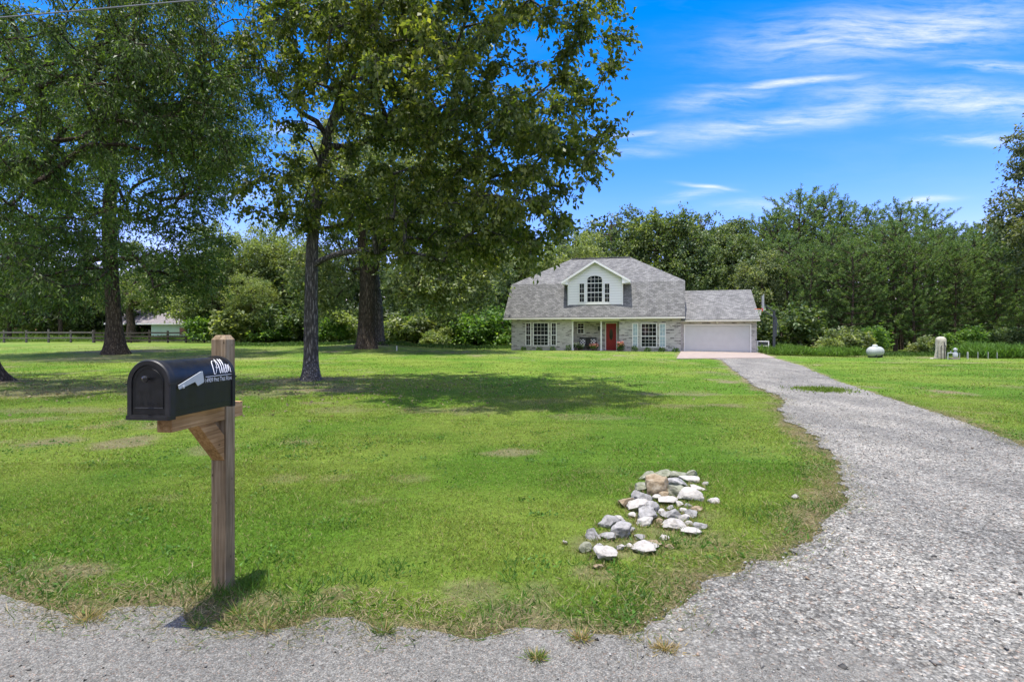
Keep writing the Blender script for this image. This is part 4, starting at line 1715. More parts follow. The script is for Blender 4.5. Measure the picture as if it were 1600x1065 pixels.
ov = [(dmid + 0.14 * math.cos(2 * math.pi * i / 24), 1.32 + 0.44 * math.sin(2 * math.pi * i / 24)) for i in range(24)]
m.prism(ov, lambda p, q, t: (p, t, q), RV - 0.055, RV - 0.0405)
m.build('oval_glass', glass_mat('leaded_glass', (0.06, 0.05, 0.035), 0.2), dd_)
m = MB()
m.lathe([(0.02, 0), (0.012, -0.03), (0.03, -0.05), (0.02, -0.08)], 12, (s0 + 0.16, RV - 0.04, 1.05), 'Y')
m.build('handle', M_DARKMET, dd_, smooth=True)
# wall lantern in the porch
m = MB()
sl_ = hs_(936, RV)
m.box(sl_ - 0.06, sl_ + 0.06, RV - 0.16, RV - 0.03, 1.62, 1.88)
m.bar((sl_, RV - 0.1, 1.94), (sl_, RV - 0.001, 1.98), 0.03)
m.box(sl_ - 0.08, sl_ + 0.08, RV - 0.18, RV - 0.02, 1.881, 1.94)
m.build('wall_lantern', M_DARKMET, HOUSE)

# dormer
vD = 0.02
sDL, sDR = hs_(888, vD), hs_(972.4, vD)
sDm = hs_(930.2, vD)
zD0 = hz(476.9, sDm, vD)
zDe = hz(438.5, sDm, vD - 0.3)
zDa = hz(405.4, sDm, vD - 0.35)
sTL, sTR = hs_(877.5, vD - 0.35), hs_(985, vD - 0.35)
slope = (zDa - zDe) / (sDm - sTL)
wallz = lambda s: zDa - 0.10 - slope * abs(s - sDm)
m = MB()
m.prism([(sDL, zD0), (sDR, zD0), (sDR, wallz(sDR)), (sDm, zDa - 0.1), (sDL, wallz(sDL))], lambda p, q, t: (p, t, q), vD, vD + 3.2)
dorm = m.build('dormer', M_SIDING, HOUSE)
dorm['label'] = 'white sided dormer with arched window'
m = MB()
zt_ = 0.08
for (a, sgn) in ((sTL, -1), (sTR, 1)):
    m.prism([(sDm, zDa), (a, zDe), (a, zDe - zt_), (sDm, zDa - zt_)], lambda p, q, t: (p, t, q), vD - 0.36, vD + 3.7)
m.build('dormer_roof', M_SHINGLE, dorm)
m = MB()
for a in (sTL, sTR):
    sg = 1 if a > sDm else -1
    m.prism([(sDm, zDa - 0.03), (a + sg * 0.01, zDe - 0.03), (a + sg * .01, zDe - 0.20), (sDm, zDa - 0.21)], lambda p, q, t: (p, t, q), vD - 0.395, vD - 0.362)
    wl = sDL if sg < 0 else sDR          # boxed return under the eave
    m.prism([(wl, zDe - 0.24), (a, zDe - 0.20), (a, zDe - 0.09), (wl, wallz(wl) - 0.0)], lambda p, q, t: (p, t, q), vD - 0.361, vD + 1.2)
m.build('dormer_fascia', M_WHITE, dorm)
m = MB()
for a in (sDL, sDR):
    m.box(a - 0.05, a + 0.05, vD - 0.02, vD + 0.05, zD0, wallz(a) - 0.1)
m.box(hs_(903), hs_(955), vD - 0.05, vD - 0.001, hz(475.6, sDm, vD), hz(473.2, sDm, vD))
m.build('dormer_trim', M_WHITE, dorm)
wpx(904.6, 913.9, 442.0, 472.8, vD - 0.002, 2, (2, 2))
wpx(944.0, 953.3, 442.0, 472.8, vD - 0.002, 2, (2, 2))
# arched middle window
a0, a1 = hs_(916.4, vD), hs_(942.2, vD)
z0, zs, zt2 = hz(473, sDm, vD), hz(433.6, sDm, vD), hz(429.6, sDm, vD)
mid_ = (a0 + a1) / 2
hw = (a1 - a0) / 2
rise = (zt2 - zs) + 0.18
zs2 = zt2 - rise


def seg(hw_, z_b, z_s, rs, n=14):
    pts = [(mid_ - hw_, z_b), (mid_ + hw_, z_b), (mid_ + hw_, z_s)]
    for i in range(1, n):
        x = hw_ * math.cos(math.pi * i / n)
        pts.append((mid_ + x, z_s + rs * math.sqrt(max(0, 1 - (x / hw_) ** 2)) ** 0.85))
    pts.append((mid_ - hw_, z_s))
    return pts


outer, inner = seg(hw, z0, zs2, rise), seg(hw - 0.07, z0 + 0.07, zs2, rise - 0.06)
n = len(outer)
m = MB()
vv = [(p[0], vD - 0.05, p[1]) for p in outer] + [(p[0], vD - 0.05, p[1]) for p in inner] + [(p[0], vD - 0.001, p[1]) for p in outer] + [(p[0], vD - 0.001, p[1]) for p in inner]
m.add(vv, [(i, (i + 1) % n, n + (i + 1) % n, n + i) for i in range(n)] + [(i, (i + 1) % n, 2 * n + (i + 1) % n, 2 * n + i) for i in range(n)] +
      [(n + i, n + (i + 1) % n, 3 * n + (i + 1) % n, 3 * n + i) for i in range(n)])
zr1, zr2 = hz(456.8, sDm, vD), hz(442.3, sDm, vD)
for z in (zr1, zr2):
    m.box(a0 + 0.07, a1 - 0.07, vD - 0.047, vD - 0.003, z - 0.03, z + 0.03)
fr = m.build('arched_window', M_WHITE, HOUSE)
m = MB()
m.prism(seg(hw - 0.069, z0 + 0.069, zs2, rise - 0.059), lambda p, q, t: (p, t, q), vD - 0.016, vD - 0.004)
m.build('pane', M_GLASS, fr)
m = MB()
for k in range(1, 4):
    s = a0 + 0.07 + (2 * hw - 0.14) * k / 4
    m.box(s - 0.011, s + 0.011, vD - 0.026, vD - 0.017, z0 + 0.07, zs2 + (rise - 0.07) * (0.97 if k == 2 else 0.8))
for z in ((z0 + 0.07 + zr1) / 2, (zr1 + zr2) / 2, zs2 + 0.05):
    m.box(a0 + 0.07, a1 - 0.07, vD - 0.028, vD - 0.0255, z - 0.011, z + 0.011)
m.build('grille', M_WHITE, fr)

# garage wing
vG = 0.3
gd0, gd1 = hs_(1068.6, vG), hs_(1174, vG)
gz1 = hz(506.4, (gd0 + gd1) / 2, vG)
m = MB()
zEg = 2.36
m.box(GARL + 0.001, gd0, vG, vG + 0.15, -0.5, zEg)
m.box(gd1, GARR, vG, vG + 0.15, -0.5, zEg)
m.box(gd0 + .001, gd1 - .001, vG, vG + 0.15, gz1, zEg)
m.box(GARR - 0.15, GARR, vG + 0.151, vG + 7.2, -0.5, zEg)
m.box(GARL + 0.001, GARR - 0.151, vG + 7.05, vG + 7.2, -0.5, zEg)
m.prism([(vG + 0.05, zEg + 0.001), (vG + 7.15, zEg + 0.001), (vG + 3.6, zEg + 2.2)], lambda p, q, t: (t, p, q), GARR - 0.12, GARR - 0.01)
m.build('garage_wall', M_BRICK, HOUSE)
zGe, zGr = 2.42, hz(453.4, 15.5, vG + 3.6)
vGe, vGr = vG - 0.45, vG + 3.6
m = MB()
gl, gr_ = GARL + 0.002, hs_(1188, vGe)
m.add([(gl, vGe, zGe), (gr_, vGe, zGe), (gr_, vGr, zGr), (gl, vGr, zGr), (gr_, 2 * vGr - vGe, zGe), (gl, 2 * vGr - vGe, zGe)], [(0, 1, 2, 3), (3, 2, 4, 5)])
groof = m.build('garage_roof', M_SHINGLE, HOUSE)
md = groof.modifiers.new('thick', 'SOLIDIFY')
md.thickness = 0.06
md.offset = -1
m = MB()
m.box(gl + 0.25, gr_, vGe - 0.08, vGe + 0.008, zGe - 0.15, zGe - 0.05)
m.build('gutter', M_CREAM, HOUSE)
m = MB()
m.box(gl, gr_ - 0.02, vGe + 0.01, vG - 0.001, zGe - 0.15, zGe - 0.12)
m.build('fascia', M_WHITE, HOUSE)
m = MB()
m.box(gd0, gd0 + 0.09, vG - 0.03, vG - 0.001, 0.0, gz1)
m.box(gd1 - 0.09, gd1, vG - 0.03, vG - 0.001, 0.0, gz1)
m.box(gd0 + .09, gd1 - .09, vG - 0.03, vG - 0.001, gz1 - 0.09, gz1)
m.build('garage_frame', M_WHITE, HOUSE)
m = MB()
npan = 4
zg0, zg1 = 0.01, gz1 - 0.092
for k in range(npan):
    za, zb = zg0 + (zg1 - zg0) * k / npan, zg0 + (zg1 - zg0) * (k + 1) / npan
    m.box(gd0 + 0.092, gd1 - 0.092, vG + 0.02, vG + 0.06, za + 0.017, zb - 0.017)
    for j in range(8):
        w_ = (gd1 - gd0 - 0.184) / 8
        sa = gd0 + 0.092 + w_ * j
        rect_frame(m, sa + 0.05, sa + w_ - 0.05, za + 0.09, zb - 0.09, vG + 0.02, 0.012, 0.0, 0.005)
m.box(gd0 + 0.092, gd1 - 0.092, vG + 0.03, vG + 0.05, zg0, zg1)
m.build('garage_door', M_GARAGE, HOUSE)
m = MB()
lm = (gd0 + gd1) / 2
m.lathe([(0.05, 0), (0.05, -0.05), (0.09, -0.10), (0.06, -0.16)], 10, (lm, vG - 0.002, zEg - 0.16), 'Y')
m.build('flood_light', M_CREAM, HOUSE, smooth=True)

# concrete apron before the garage
m = MB()
cs = [g2((1057, 560.5)), g2((1211, 559.5)), (HX + CY_ * (GARR + 0.2) + SY_ * (vG - .001), HY - SY_ * (GARR + 0.2) + CY_ * (vG - 0.001)), (HX + CY_ * (GARL) + SY_ * -0.002, HY - SY_ * GARL + CY_ * -0.002)]
m.add([(p[0], p[1], float(gz(*p)) + 0.03) for p in cs] + [(p[0], p[1], float(gz(*p)) - 0.3) for p in cs], [(0, 1, 2, 3), (0, 1, 5, 4), (1, 2, 6, 5), (2, 3, 7, 6), (3, 0, 4, 7)])
tag(m.build('garage_apron', M_CONC), 'pinkish concrete pad between gravel drive and garage door', 'paving', kind='structure')

# things on the porch
def hw_(s, v, z):
    return Vector((HX + CY_ * s + SY_ * v, HY - SY_ * s + CY_ * v, HZ + z))


b0, b1 = hs_(905, RV - 0.4), hs_(931.5, RV - 0.4)
bl = b1 - b0
B = empty('bench', hw_((b0 + b1) / 2, RV - 0.42, 0.092), -YAW)
tag(B, 'dark two seat bench against the porch wall', 'bench')
MB().box(-bl / 2, bl / 2, -0.26, 0.24, 0.38, 0.46).build('seat', M_DARKMET, B, bevel=0.01)
MB().box(-bl / 2, bl / 2, 0.24, 0.30, 0.40, 1.0).build('backrest', M_DARKMET, B, bevel=0.01)
for s_ in (-1, 1):
    MB().box(s_ * (bl / 2 + 0.03) - 0.03, s_ * (bl / 2 + 0.03) + 0.03, -0.26, 0.30, 0.58, 0.64).build('armrest', M_DARKMET, B)
    for v_ in (-0.22, 0.2):
        MB().box(s_ * (bl / 2 + 0.03) - 0.028, s_ * (bl / 2 + 0.03) + 0.028, v_ - 0.03, v_ + 0.03, 0, 0.58).build('leg', M_DARKMET, B)


def check_mat():
    m, t, b = new_mat('black_and_white_check')
    oc = ocoord(t)
    a = t.new('ShaderNodeTexChecker')
    a.inputs['Scale'].default_value = 9
    a.inputs['Color1'].default_value = (0.75, 0.75, 0.73, 1)
    a.inputs['Color2'].default_value = (0.02, 0.02, 0.02, 1)
    t.link(t.mapping(oc, loc=(0.01, 0.02, 0.013)), a.inputs['Vector'])
    t.link(a.outputs[0], b.inputs['Base Color'])
    b.inputs['Roughness'].default_value = 0.9
    return m


M_CHECK = check_mat()


def cushion(s, label):
    bm = bmesh.new()
    bmesh.ops.create_grid(bm, x_segments=10, y_segments=10, size=0.22)
    ret = bmesh.ops.extrude_face_region(bm, geom=bm.faces[:])
    for v in [e for e in ret['geom'] if isinstance(e, bmesh.types.BMVert)]:
        v.co.z += 0.001
    for v in bm.verts:
        k = max(0.0, (1 - (v.co.x / 0.22) ** 2) * (1 - (v.co.y / 0.22) ** 2)) ** 0.5
        v.co.z = (0.085 if v.co.z > 0.0005 else -0.085) * k
    bmesh.ops.recalc_face_normals(bm, faces=bm.faces)
    me = bpy.data.meshes.new('cushion')
    bm.to_mesh(me)
    bm.free()
    o = link_mesh('cushion', me, M_CHECK, None, True)
    o.location = hw_(s, RV - 0.33, 0.092 + 0.46 + 0.2)
    o.rotation_euler = (RAD(72), 0, -YAW)
    tag(o, label, 'cushion')


cushion(b0 + 0.25, 'black and white checked cushion at the window end of the porch bench')
cushion(b1 - 0.22, 'black and white checked cushion at the door end of the porch bench')
M_TERRA = plain('dark_planter', (0.10, 0.08, 0.07), 0.8)
M_PLANT = leaf_mat('planter_leaves', (0.03, 0.07, 0.015), (0.06, 0.12, 0.03), (0.10, 0.18, 0.04))
M_PINK = leaf_mat('pink_petals', (0.45, 0.10, 0.14), (0.60, 0.22, 0.25), (0.75, 0.5, 0.5), 0.3)
M_WPET = leaf_mat('white_petals', (0.55, 0.55, 0.5), (0.7, 0.7, 0.66), (0.85, 0.85, 0.8), 0.3)


def pot(name, loc, r, h, petal, label, cat, group, fl_h=0.3, n=260):
    e = empty(name, loc)
    tag(e, label, cat, group)
    MB().lathe([(r * 0.7, 0), (r * 0.95, h * 0.9), (r * 1.08, h * 0.9), (r * 1.08, h), (r * 0.85, h), (r * 0.8, h * 0.85)], 14).build('pot', M_TERRA, e, smooth=True)
    for nm, mat, k, lo, hi in (('leaves', M_PLANT, n, 0.0, 0.75), ('flowers', petal, n // 2, 0.45, 1.0)):
        P = rng.normal(0, 1, (k, 3))
        P = unit(P) * (rng.uniform(0.2, 1, (k, 1)) ** 0.5) * np.array([r * 1.7, r * 1.7, fl_h * 0.5])
        P[:, 2] = h + fl_h * (lo + (hi - lo) * rng.uniform(0, 1, k))
        v, f = leaf_cloud(P, rng.normal(size=(k, 3)) + np.array([0, 0, .4]), 0.10, 0.07)
        link_mesh(nm, np_mesh(nm, v, f), mat, e)


G_POT = 'flower pots along the house front'
pot('flower_pot', hw_(hs_(901, 0.2), 0.2, 0.092), 0.14, 0.2, M_WPET, 'flower pot with white blooms at the left end of the porch', 'flower pot', G_POT, 0.38)
pot('flower_pot', hw_(hs_(909, 0.25), 0.25, 0.092), 0.11, 0.16, M_WPET, 'small flower pot with white blooms before the bench', 'flower pot', G_POT, 0.28)
pot('flower_pot', hw_(hs_(928.5, -.12), -0.12, 0.092), 0.22, 0.2, M_PINK, 'wide flower pot with pink blooms beside the middle porch post', 'flower pot', G_POT, 0.3, 420)
pot('flower_pot', hw_(hs_(969.5, -.4), -0.4, 0.0), 0.17, 0.18, M_PINK, 'flower pot with tall pink and red blooms right of the red door', 'flower pot', G_POT, 0.6, 420)


def tuft_plant(name, loc, r, h, n, mat, label, cat, group=None, lf=0.14, wd=0.05):
    a = rng.uniform(0, 6.28, n)
    rr = r * np.sqrt(rng.uniform(0, 1, n))
    z = h * rng.uniform(0, 1, n) ** 0.8
    k = np.sqrt(np.clip(1 - (z / h) ** 2 * 0.8, 0, 1))
    P = np.stack([rr * np.cos(a) * k, rr * np.sin(a) * k, z], 1)
    A = np.stack([np.cos(a), np.sin(a), rng.uniform(-0.3, 1.2, n)], 1) + rng.normal(0, 0.4, (n, 3))
    v, f = leaf_cloud(P, A, rng.uniform(0.6, 1.3, n) * lf, wd)
    o = link_mesh(name, np_mesh(name, v, f), mat)
    o.location = loc
    tag(o, label, cat, group)
    return o


for px_, lb in ((818, 'low green plant under the left end of the left windows'), (842, 'low plant under the left triple window'), (864, 'low green plant under the right end of the left windows'), (888, 'low plant beside the left porch post'),
                (992, 'yellowish plant under the curtained window near the door'), (1012, 'small green plant under the right triple window'), (1034, 'low plant under the curtained window near the garage'), (1056, 'small plant at the right corner of the brick front')):
    s_ = hs_(px_, -0.35)
    tuft_plant('bedding_plant', hw_(s_, -0.35, -0.02), 0.22, rnd.uniform(0.3, 0.5), 130, M_PLANT, lb, 'plant', 'small plants along the house wall')

# air conditioner beside the garage
A_ = empty('air_conditioner', hw_(hs_(1191, 1.2), 1.2, -0.05), -YAW)
tag(A_, 'white framed air conditioner box at the right corner of the garage', 'air conditioner')
MB().box(-0.36, 0.36, -0.3, 0.3, 0.06, 0.80).build('grille', plain('grey_grille', (0.06, 0.065, 0.065), 0.5, 0.4, 0.3), A_)
m = MB()
for sx in (-0.37, 0.37):
    for sy in (-0.31, 0.31):
        m.box(sx - 0.035, sx + 0.035, sy - 0.035, sy + 0.035, 0.0, 0.84)
m.box(-0.404, 0.404, -0.344, 0.344, 0.841, 0.90)
m.box(-0.334, 0.334, -0.344, -0.301, 0.52, 0.58)
m.build('frame', M_WHITE, A_)

# basketball hoop
M_POLE = plain('grey_steel_pole', (0.055, 0.062, 0.075), 0.45, 0.5, 0.3)
M_CLEAR = plain('frosted_backboard', (0.42, 0.45, 0.47), 0.2, 0.5)
M_RIM = plain('orange_rim', (0.65, 0.09, 0.03), 0.5)
M_NET = plain('white_net', (0.75, 0.75, 0.75), 0.8)
hp = gpx(1209.5, 553.5)
BB = empty('basketball_hoop', hp, RAD(-21))
tag(BB, 'basketball hoop on a dark pole with its clear board facing left over the drive', 'basketball hoop')
m = MB()
m.tube([(0, 0, -0.2), (0, 0, 2.9)], 0.085, 14)
m.box(0.05, 0.17, -0.05, 0.05, 1.2, 2.5)
m.bar((0.13, 0, 2.45), (0.30, 0, 1.5), 0.04)
m.build('pole', M_POLE, BB, smooth=True)
m = MB()
for sy in (-0.14, 0.14):
    m.bar((0.02, sy, 2.82), (-0.66, sy, 3.42), 0.05)
    m.bar((0.06, sy, 2.42), (-0.66, sy, 2.98), 0.05)
m.build('arm', M_POLE, BB)
m = MB()
m.box(-0.70, -0.665, -0.91, 0.91, 2.90, 3.97)
m.build('backboard', M_CLEAR, BB, bevel=0.01)
m = MB()
ring = [(-0.98 + 0.229 * math.cos(2 * math.pi * i / 20), 0.229 * math.sin(2 * math.pi * i / 20), 3.05) for i in range(21)]
m.tube(ring, 0.014, 6)
m.bar((-0.76, 0, 3.05), (-0.701, 0, 3.05), 0.12)
m.bar((-0.72, 0, 3.06), (-0.72, 0, 2.88), 0.04, 0.16)
rim = m.build('rim', M_RIM, BB)
m = MB()
for i in range(12):
    a = 2 * math.pi * i / 12
    for s_ in (1, -1):
        pts = []
        for k in range(6):
            t_ = k / 5
            r_ = 0.222 - 0.09 * t_ + 0.03 * t_ * t_
            aa = a + s_ * t_ * 0.9
            pts.append((-0.98 + r_ * math.cos(aa), r_ * math.sin(aa), 3.04 - 0.42 * t_))
        m.tube(pts, 0.006, 4, False)
m.build('net', M_NET, rim)

# propane tank
M_TANK = plain('pale_tank_paint', (0.40, 0.43, 0.40), 0.45, 0.4, 0, 0.07, 3)
tp = gpx(1376, 558.5)
T_ = empty('propane_tank', (tp.x, tp.y + 0.5, tp.z), RAD(30))
tag(T_, 'pale rounded propane tank with a domed lid standing on the lawn', 'propane tank')
prof = []
for i in range(9):
    a = -math.pi / 2 + math.pi / 2 * i / 8
    prof.append((max(0.002, 0.32 * math.cos(a)), -0.42 + 0.24 * math.sin(a)))
for i in range(9):
    a = math.pi / 2 * i / 8
    prof.append((max(0.002, 0.32 * math.cos(a)), 0.42 + 0.24 * math.sin(a)))
m = MB()
m.lathe(prof, 28, (0, 0, 0.36), 'X')
m.build('body', M_TANK, T_, smooth=True)
m = MB()
m.lathe([(0.16, 0.62), (0.16, 0.74), (0.13, 0.79), (0.06, 0.815), (0.003, 0.82)], 18, (-0.05, 0, 0))
m.build('lid', M_TANK, T_, smooth=True)
for x_ in (-0.34, 0.34):
    m = MB()
    m.box(x_ - 0.04, x_ + 0.04, -0.26, 0.26, -0.02, 0.17)
    m.build('foot', M_POLE, T_)

# well: pressure tank and pump
M_FIBRE = stone_mat('weathered_beige_tank', [(0.3, (0.30, 0.27, 0.20)), (0.55, (0.47, 0.44, 0.36)), (0.75, (0.56, 0.53, 0.45))], 5)
wp = gpx(1470, 560)
T_ = empty('pressure_tank', wp)
tag(T_, 'tall weathered beige water pressure tank with pipes on its front, by the wood', 'water tank')
m = MB()
m.lathe([(0.27, 0.0), (0.27, 1.05), (0.262, 1.14), (0.235, 1.22), (0.17, 1.285), (0.08, 1.31), (0.004, 1.315)], 24)
m.build('body', M_FIBRE, T_, smooth=True)
m = MB()
for (x_, zt_) in ((-0.17, 0.72), (-0.02, 0.9), (0.10, 0.70)):
    yq = -math.sqrt(0.27 ** 2 - x_ ** 2) - 0.03
    m.tube([(x_, yq, -0.1), (x_, yq, zt_), (x_ * 0.5, yq + 0.02, zt_ + 0.1)], 0.02, 8)
m.build('pipe', M_DARKMET, T_, smooth=True)
m = MB()
m.prism([(-0.52, 0.0), (-0.40, 0.0), (-0.26, 0.98), (-0.30, 1.0)], lambda p, q, t: (p, t, q), -0.16, -0.12)
m.prism([(-0.70, 0.0), (-0.42, 0.0), (-0.42, 0.06), (-0.66, 0.06)], lambda p, q, t: (p, t, q), -0.3, -0.05)
m.build('leaning_board', M_FIBRE, T_)
M_PIPE = plain('grey_pipe', (0.42, 0.44, 0.45), 0.5, 0.4, 0.2)
pp = gpx(1487, 561)
T_ = empty('well_pump', pp)
tag(T_, 'small grey well pump with pipes standing right of the beige tank', 'pump')
m = MB()
m.tube([(-0.22, 0, -0.1), (-0.22, 0, 0.38)], 0.03, 8)
m.tube([(0.18, 0, -0.1), (0.18, 0, 0.6)], 0.035, 8)
m.tube([(-0.22, 0, 0.36), (0.18, 0, 0.36)], 0.03, 8)
m.tube([(-0.05, 0, 0.36), (-0.05, 0, 0.48)], 0.025, 8)
m.build('pipe', M_PIPE, T_, smooth=True)
m = MB()
m.lathe([(0.06, 0.1), (0.12, 0.14), (0.13, 0.34), (0.07, 0.42), (0.05, 0.5), (0.11, 0.52), (0.11, 0.6), (0.02, 0.66)], 14, (0.16, -0.06, 0))
m.build('pump_body', M_PIPE, T_, smooth=True)
m = MB()
m.box(-0.08, 0.3, -0.2, 0.15, -0.05, 0.08)
m.build('base', M_CONC, T_)
M_STAKE = plain('weathered_white_paint', (0.40, 0.40, 0.38), 0.8)
for i, (px_, y0, lb) in enumerate(((1499.5, 551, 'short thin white stake just right of the well pump'), (1512, 549.5, 'white stake, the thickest of the row, right of the well pump'), (1528, 549.5, 'thin white stake in the middle of the row by the wood'), (1544, 549.5, 'thin white stake beside the tall weeds at right'), (1558, 550, 'last white stake of the row, among the tall weeds'))):
    p = gpx(px_, 560)
    m = MB()
    hh = (560 - y0) / FPX * p.y
    r_ = 0.03 if i == 1 else 0.013
    m.box(-r_, r_, -r_, r_, -0.2, hh - r_)
    m.add([(-r_, -r_, hh - r_), (r_, -r_, hh - r_), (r_, r_, hh - r_), (-r_, r_, hh - r_), (0, 0, hh)], [(0, 1, 4), (1, 2, 4), (2, 3, 4), (3, 0, 4)])
    o = m.build('stake', M_STAKE)
    o.location = p
    tag(o, lb, 'stake', 'white stakes in a row near the well')
p = gpx(620, 542)
m = MB()
m.box(-0.03, 0.03, -0.03, 0.03, -0.2, 0.30)
m.add([(-.03, -.03, .3), (.03, -.03, .3), (.03, .03, .3), (-.03, .03, .3), (0, 0, 0.36)], [(0, 1, 4), (1, 2, 4), (2, 3, 4), (3, 0, 4)])
o = m.build('stake', M_WHITE)
o.location = p
tag(o, 'single pale stake on the lawn right of the big dark forked oak', 'stake')

# ------------------------------------------------------------------ fences and shed far left
M_RAIL = wood_mat('grey_rail_wood', (0.08, 0.075, 0.066), (0.14, 0.13, 0.118), (0.20, 0.19, 0.172), 0, 0.3, False)
M_RAILD = wood_mat('dark_rail_wood', (0.035, 0.03, 0.026), (0.06, 0.052, 0.045), (0.09, 0.08, 0.07), 0, 0.3, False)


def fence(x0, x1, y, hgt, nrail, mat, step, label, y1=None):
    e = empty('rail_fence', (x0, y, 0))
    tag(e, label, 'fence')
    n = max(1, round((x1 - x0) / step))
    y1 = y if y1 is None else y1
    zz = lambda x: float(gz(x, y + (y1 - y) * (x - x0) / (x1 - x0)))
    for i in range(n + 1):
        x = x0 + (x1 - x0) * i / n
        yy_ = (y1 - y) * i / n
        m = MB()
        hh = hgt + (0.12 if i % 3 else 0.2)
        m.box(x - x0 - 0.075, x - x0 + 0.075, yy_ - 0.075, yy_ + 0.075, zz(x) - 0.4, zz(x) + hh)
        m.build('post', mat, e, bevel=0.01)
    for k in range(nrail):
        m = MB()
        for i in range(n):
            xa, xb = x0 + (x1 - x0) * i / n, x0 + (x1 - x0) * (i + 1) / n
            ya_, yb2 = (y1 - y) * i / n, (y1 - y) * (i + 1) / n
            h_ = hgt * (k + 1) / nrail - 0.1
            m.bar((xa - x0 + .002, ya_ - 0.1, zz(xa) + h_ + rnd.uniform(-.02, .02)), (xb - x0 - .002, yb2 - 0.1, zz(xb) + h_ + rnd.uniform(-.02, .02)), 0.045, 0.15)
        m.build('rail', mat, e)


fence(-62, -43.5, 56.5, 1.15, 2, M_RAIL, 2.3, 'weathered grey rail fence with two wide rails at the far left')
fence(-42.6, -29.5, 55.5, 1.1, 3, M_RAILD, 1.9, 'dark three rail fence in front of the pale low shed')
fence(-20.5, -17.6, 55.0, 0.75, 2, M_RAIL, 1.4, 'short low grey fence between the two big middle trunks')

SH = empty('shed', (-50.5, 68.0, float(gz(-43, 68))), 0)
tag(SH, 'low pale teal shed with wide grey roof and open bay behind the rail fence', 'shed')
M_TEAL = plain('pale_teal_siding', (0.42, 0.55, 0.53), 0.7, 0.3, 0, 0.06, 2)
m = MB()
m.box(5.0, 14.0, 0.6, 0.75, -0.4, 2.25)
m.box(13.85, 14.0, 0.751, 6.5, -0.4, 2.25)
m.box(5.0, 5.15, 0.751, 6.5, -0.4, 2.25)
m.build('wall', M_TEAL, SH)
m = MB()
m.add([(-0.5, 0, 2.25), (14.8, 0, 2.25), (13.2, 3.6, 4.5), (1.2, 3.6, 4.5), (14.8, 7.2, 2.25), (-0.5, 7.2, 2.25)], [(0, 1, 2, 3), (3, 2, 4, 5), (1, 4, 2), (5, 0, 3)])
o = m.build('roof', plain('worn_grey_shingles', (0.22, 0.20, 0.20), 0.9, 0.2, 0, 0.25, 3), SH)
m = MB()
m.box(-0.5, 14.8, -0.04, -0.002, 2.08, 2.24)
m.build('fascia', M_WHITE, SH)
for x_ in (0.2, 2.6):
    MB().box(x_ - 0.09, x_ + 0.09, 0.3, 0.48, -0.4, 2.2).build('post', M_RAILD, SH)
MB().box(8.6, 9.5, 0.55, 0.598, 0.8, 1.7).build('window', M_GLASS, SH)

# overhead wire
pts = []
for i in range(41):
    t_ = -2.6 + 9.6 * i / 40
    a, b_ = Vector((-8.97, 9.53, 7.0)), Vector((-5.15, 9.02, 7.0))
    p = a.lerp(b_, t_ * 1.0 * 1.0)
    p = a + (b_ - a) * (t_ * 1.9)
    p.z = 7.0 + 0.0011 * (p.x + 7) ** 2 * 0.6
    pts.append(p)
m = MB()
m.tube(pts, 0.0125, 8)
tag(m.build('utility_wire', plain('grey_wire', (0.18, 0.19, 0.21), 0.45, 0.4), None, True), 'thin grey overhead utility wire crossing the upper left corner', 'wire')
# ------------------------------------------------------------------ trees
M_BARK1 = bark_mat('oak_bark', (0.090, 0.084, 0.078), (0.235, 0.222, 0.208), 1.0)
M_BARK2 = bark_mat('dark_bark', (0.07, 0.055, 0.042), (0.16, 0.13, 0.10), 0.8)
M_BARKP = bark_mat('pine_bark', (0.09, 0.065, 0.05), (0.19, 0.15, 0.12), 0.6)

L_GUM = leaf_mat('olive_leaves', (0.066, 0.104, 0.026), (0.125, 0.168, 0.042), (0.235, 0.262, 0.085), 0.48)
L_WILLOW = leaf_mat('deep_green_leaves', (0.0439, 0.083, 0.0244), (0.0805, 0.1403, 0.0403), (0.1586, 0.2318, 0.0793), 0.46)
L_OAK = leaf_mat('mid_green_leaves', (0.0671, 0.1122, 0.0366), (0.122, 0.1769, 0.061), (0.2257, 0.2745, 0.1098), 0.42, clump=0.5)
L_GREY = leaf_mat('grey_green_leaves', (0.0972, 0.1361, 0.0583), (0.1847, 0.2333, 0.1069), (0.3305, 0.3694, 0.2138), 0.44000000000000006)
L_PALE = leaf_mat('pale_green_leaves', (0.13, 0.175, 0.065), (0.21, 0.265, 0.11), (0.31, 0.37, 0.18), 0.45, clump=0.4)
L_DARK = leaf_mat('dark_green_leaves', (0.0567, 0.1026, 0.0405), (0.108, 0.162, 0.0648), (0.2228, 0.2767, 0.1418), 0.36, clump=0.5)
L_BUSH = leaf_mat('bush_green_leaves', (0.0552, 0.1182, 0.0235), (0.1025, 0.2048, 0.0473), (0.2048, 0.315, 0.0945), 0.45999999999999996, clump=0.5)
L_BROWN = leaf_mat('brownish_green_leaves', (0.070, 0.092, 0.040), (0.125, 0.150, 0.068), (0.21, 0.235, 0.12), 0.38)
L_PINE = leaf_mat('pine_needles', (0.062, 0.120, 0.046), (0.115, 0.195, 0.072), (0.225, 0.305, 0.115), 0.33, clump=0.5)
L_WOODS = leaf_mat('darkened_wood_leaves', (0.022, 0.042, 0.016), (0.045, 0.072, 0.028), (0.09, 0.13, 0.055), 0.22, clump=0.4)  # leaf colour darkened to paint in the shade seen between the nearer boughs


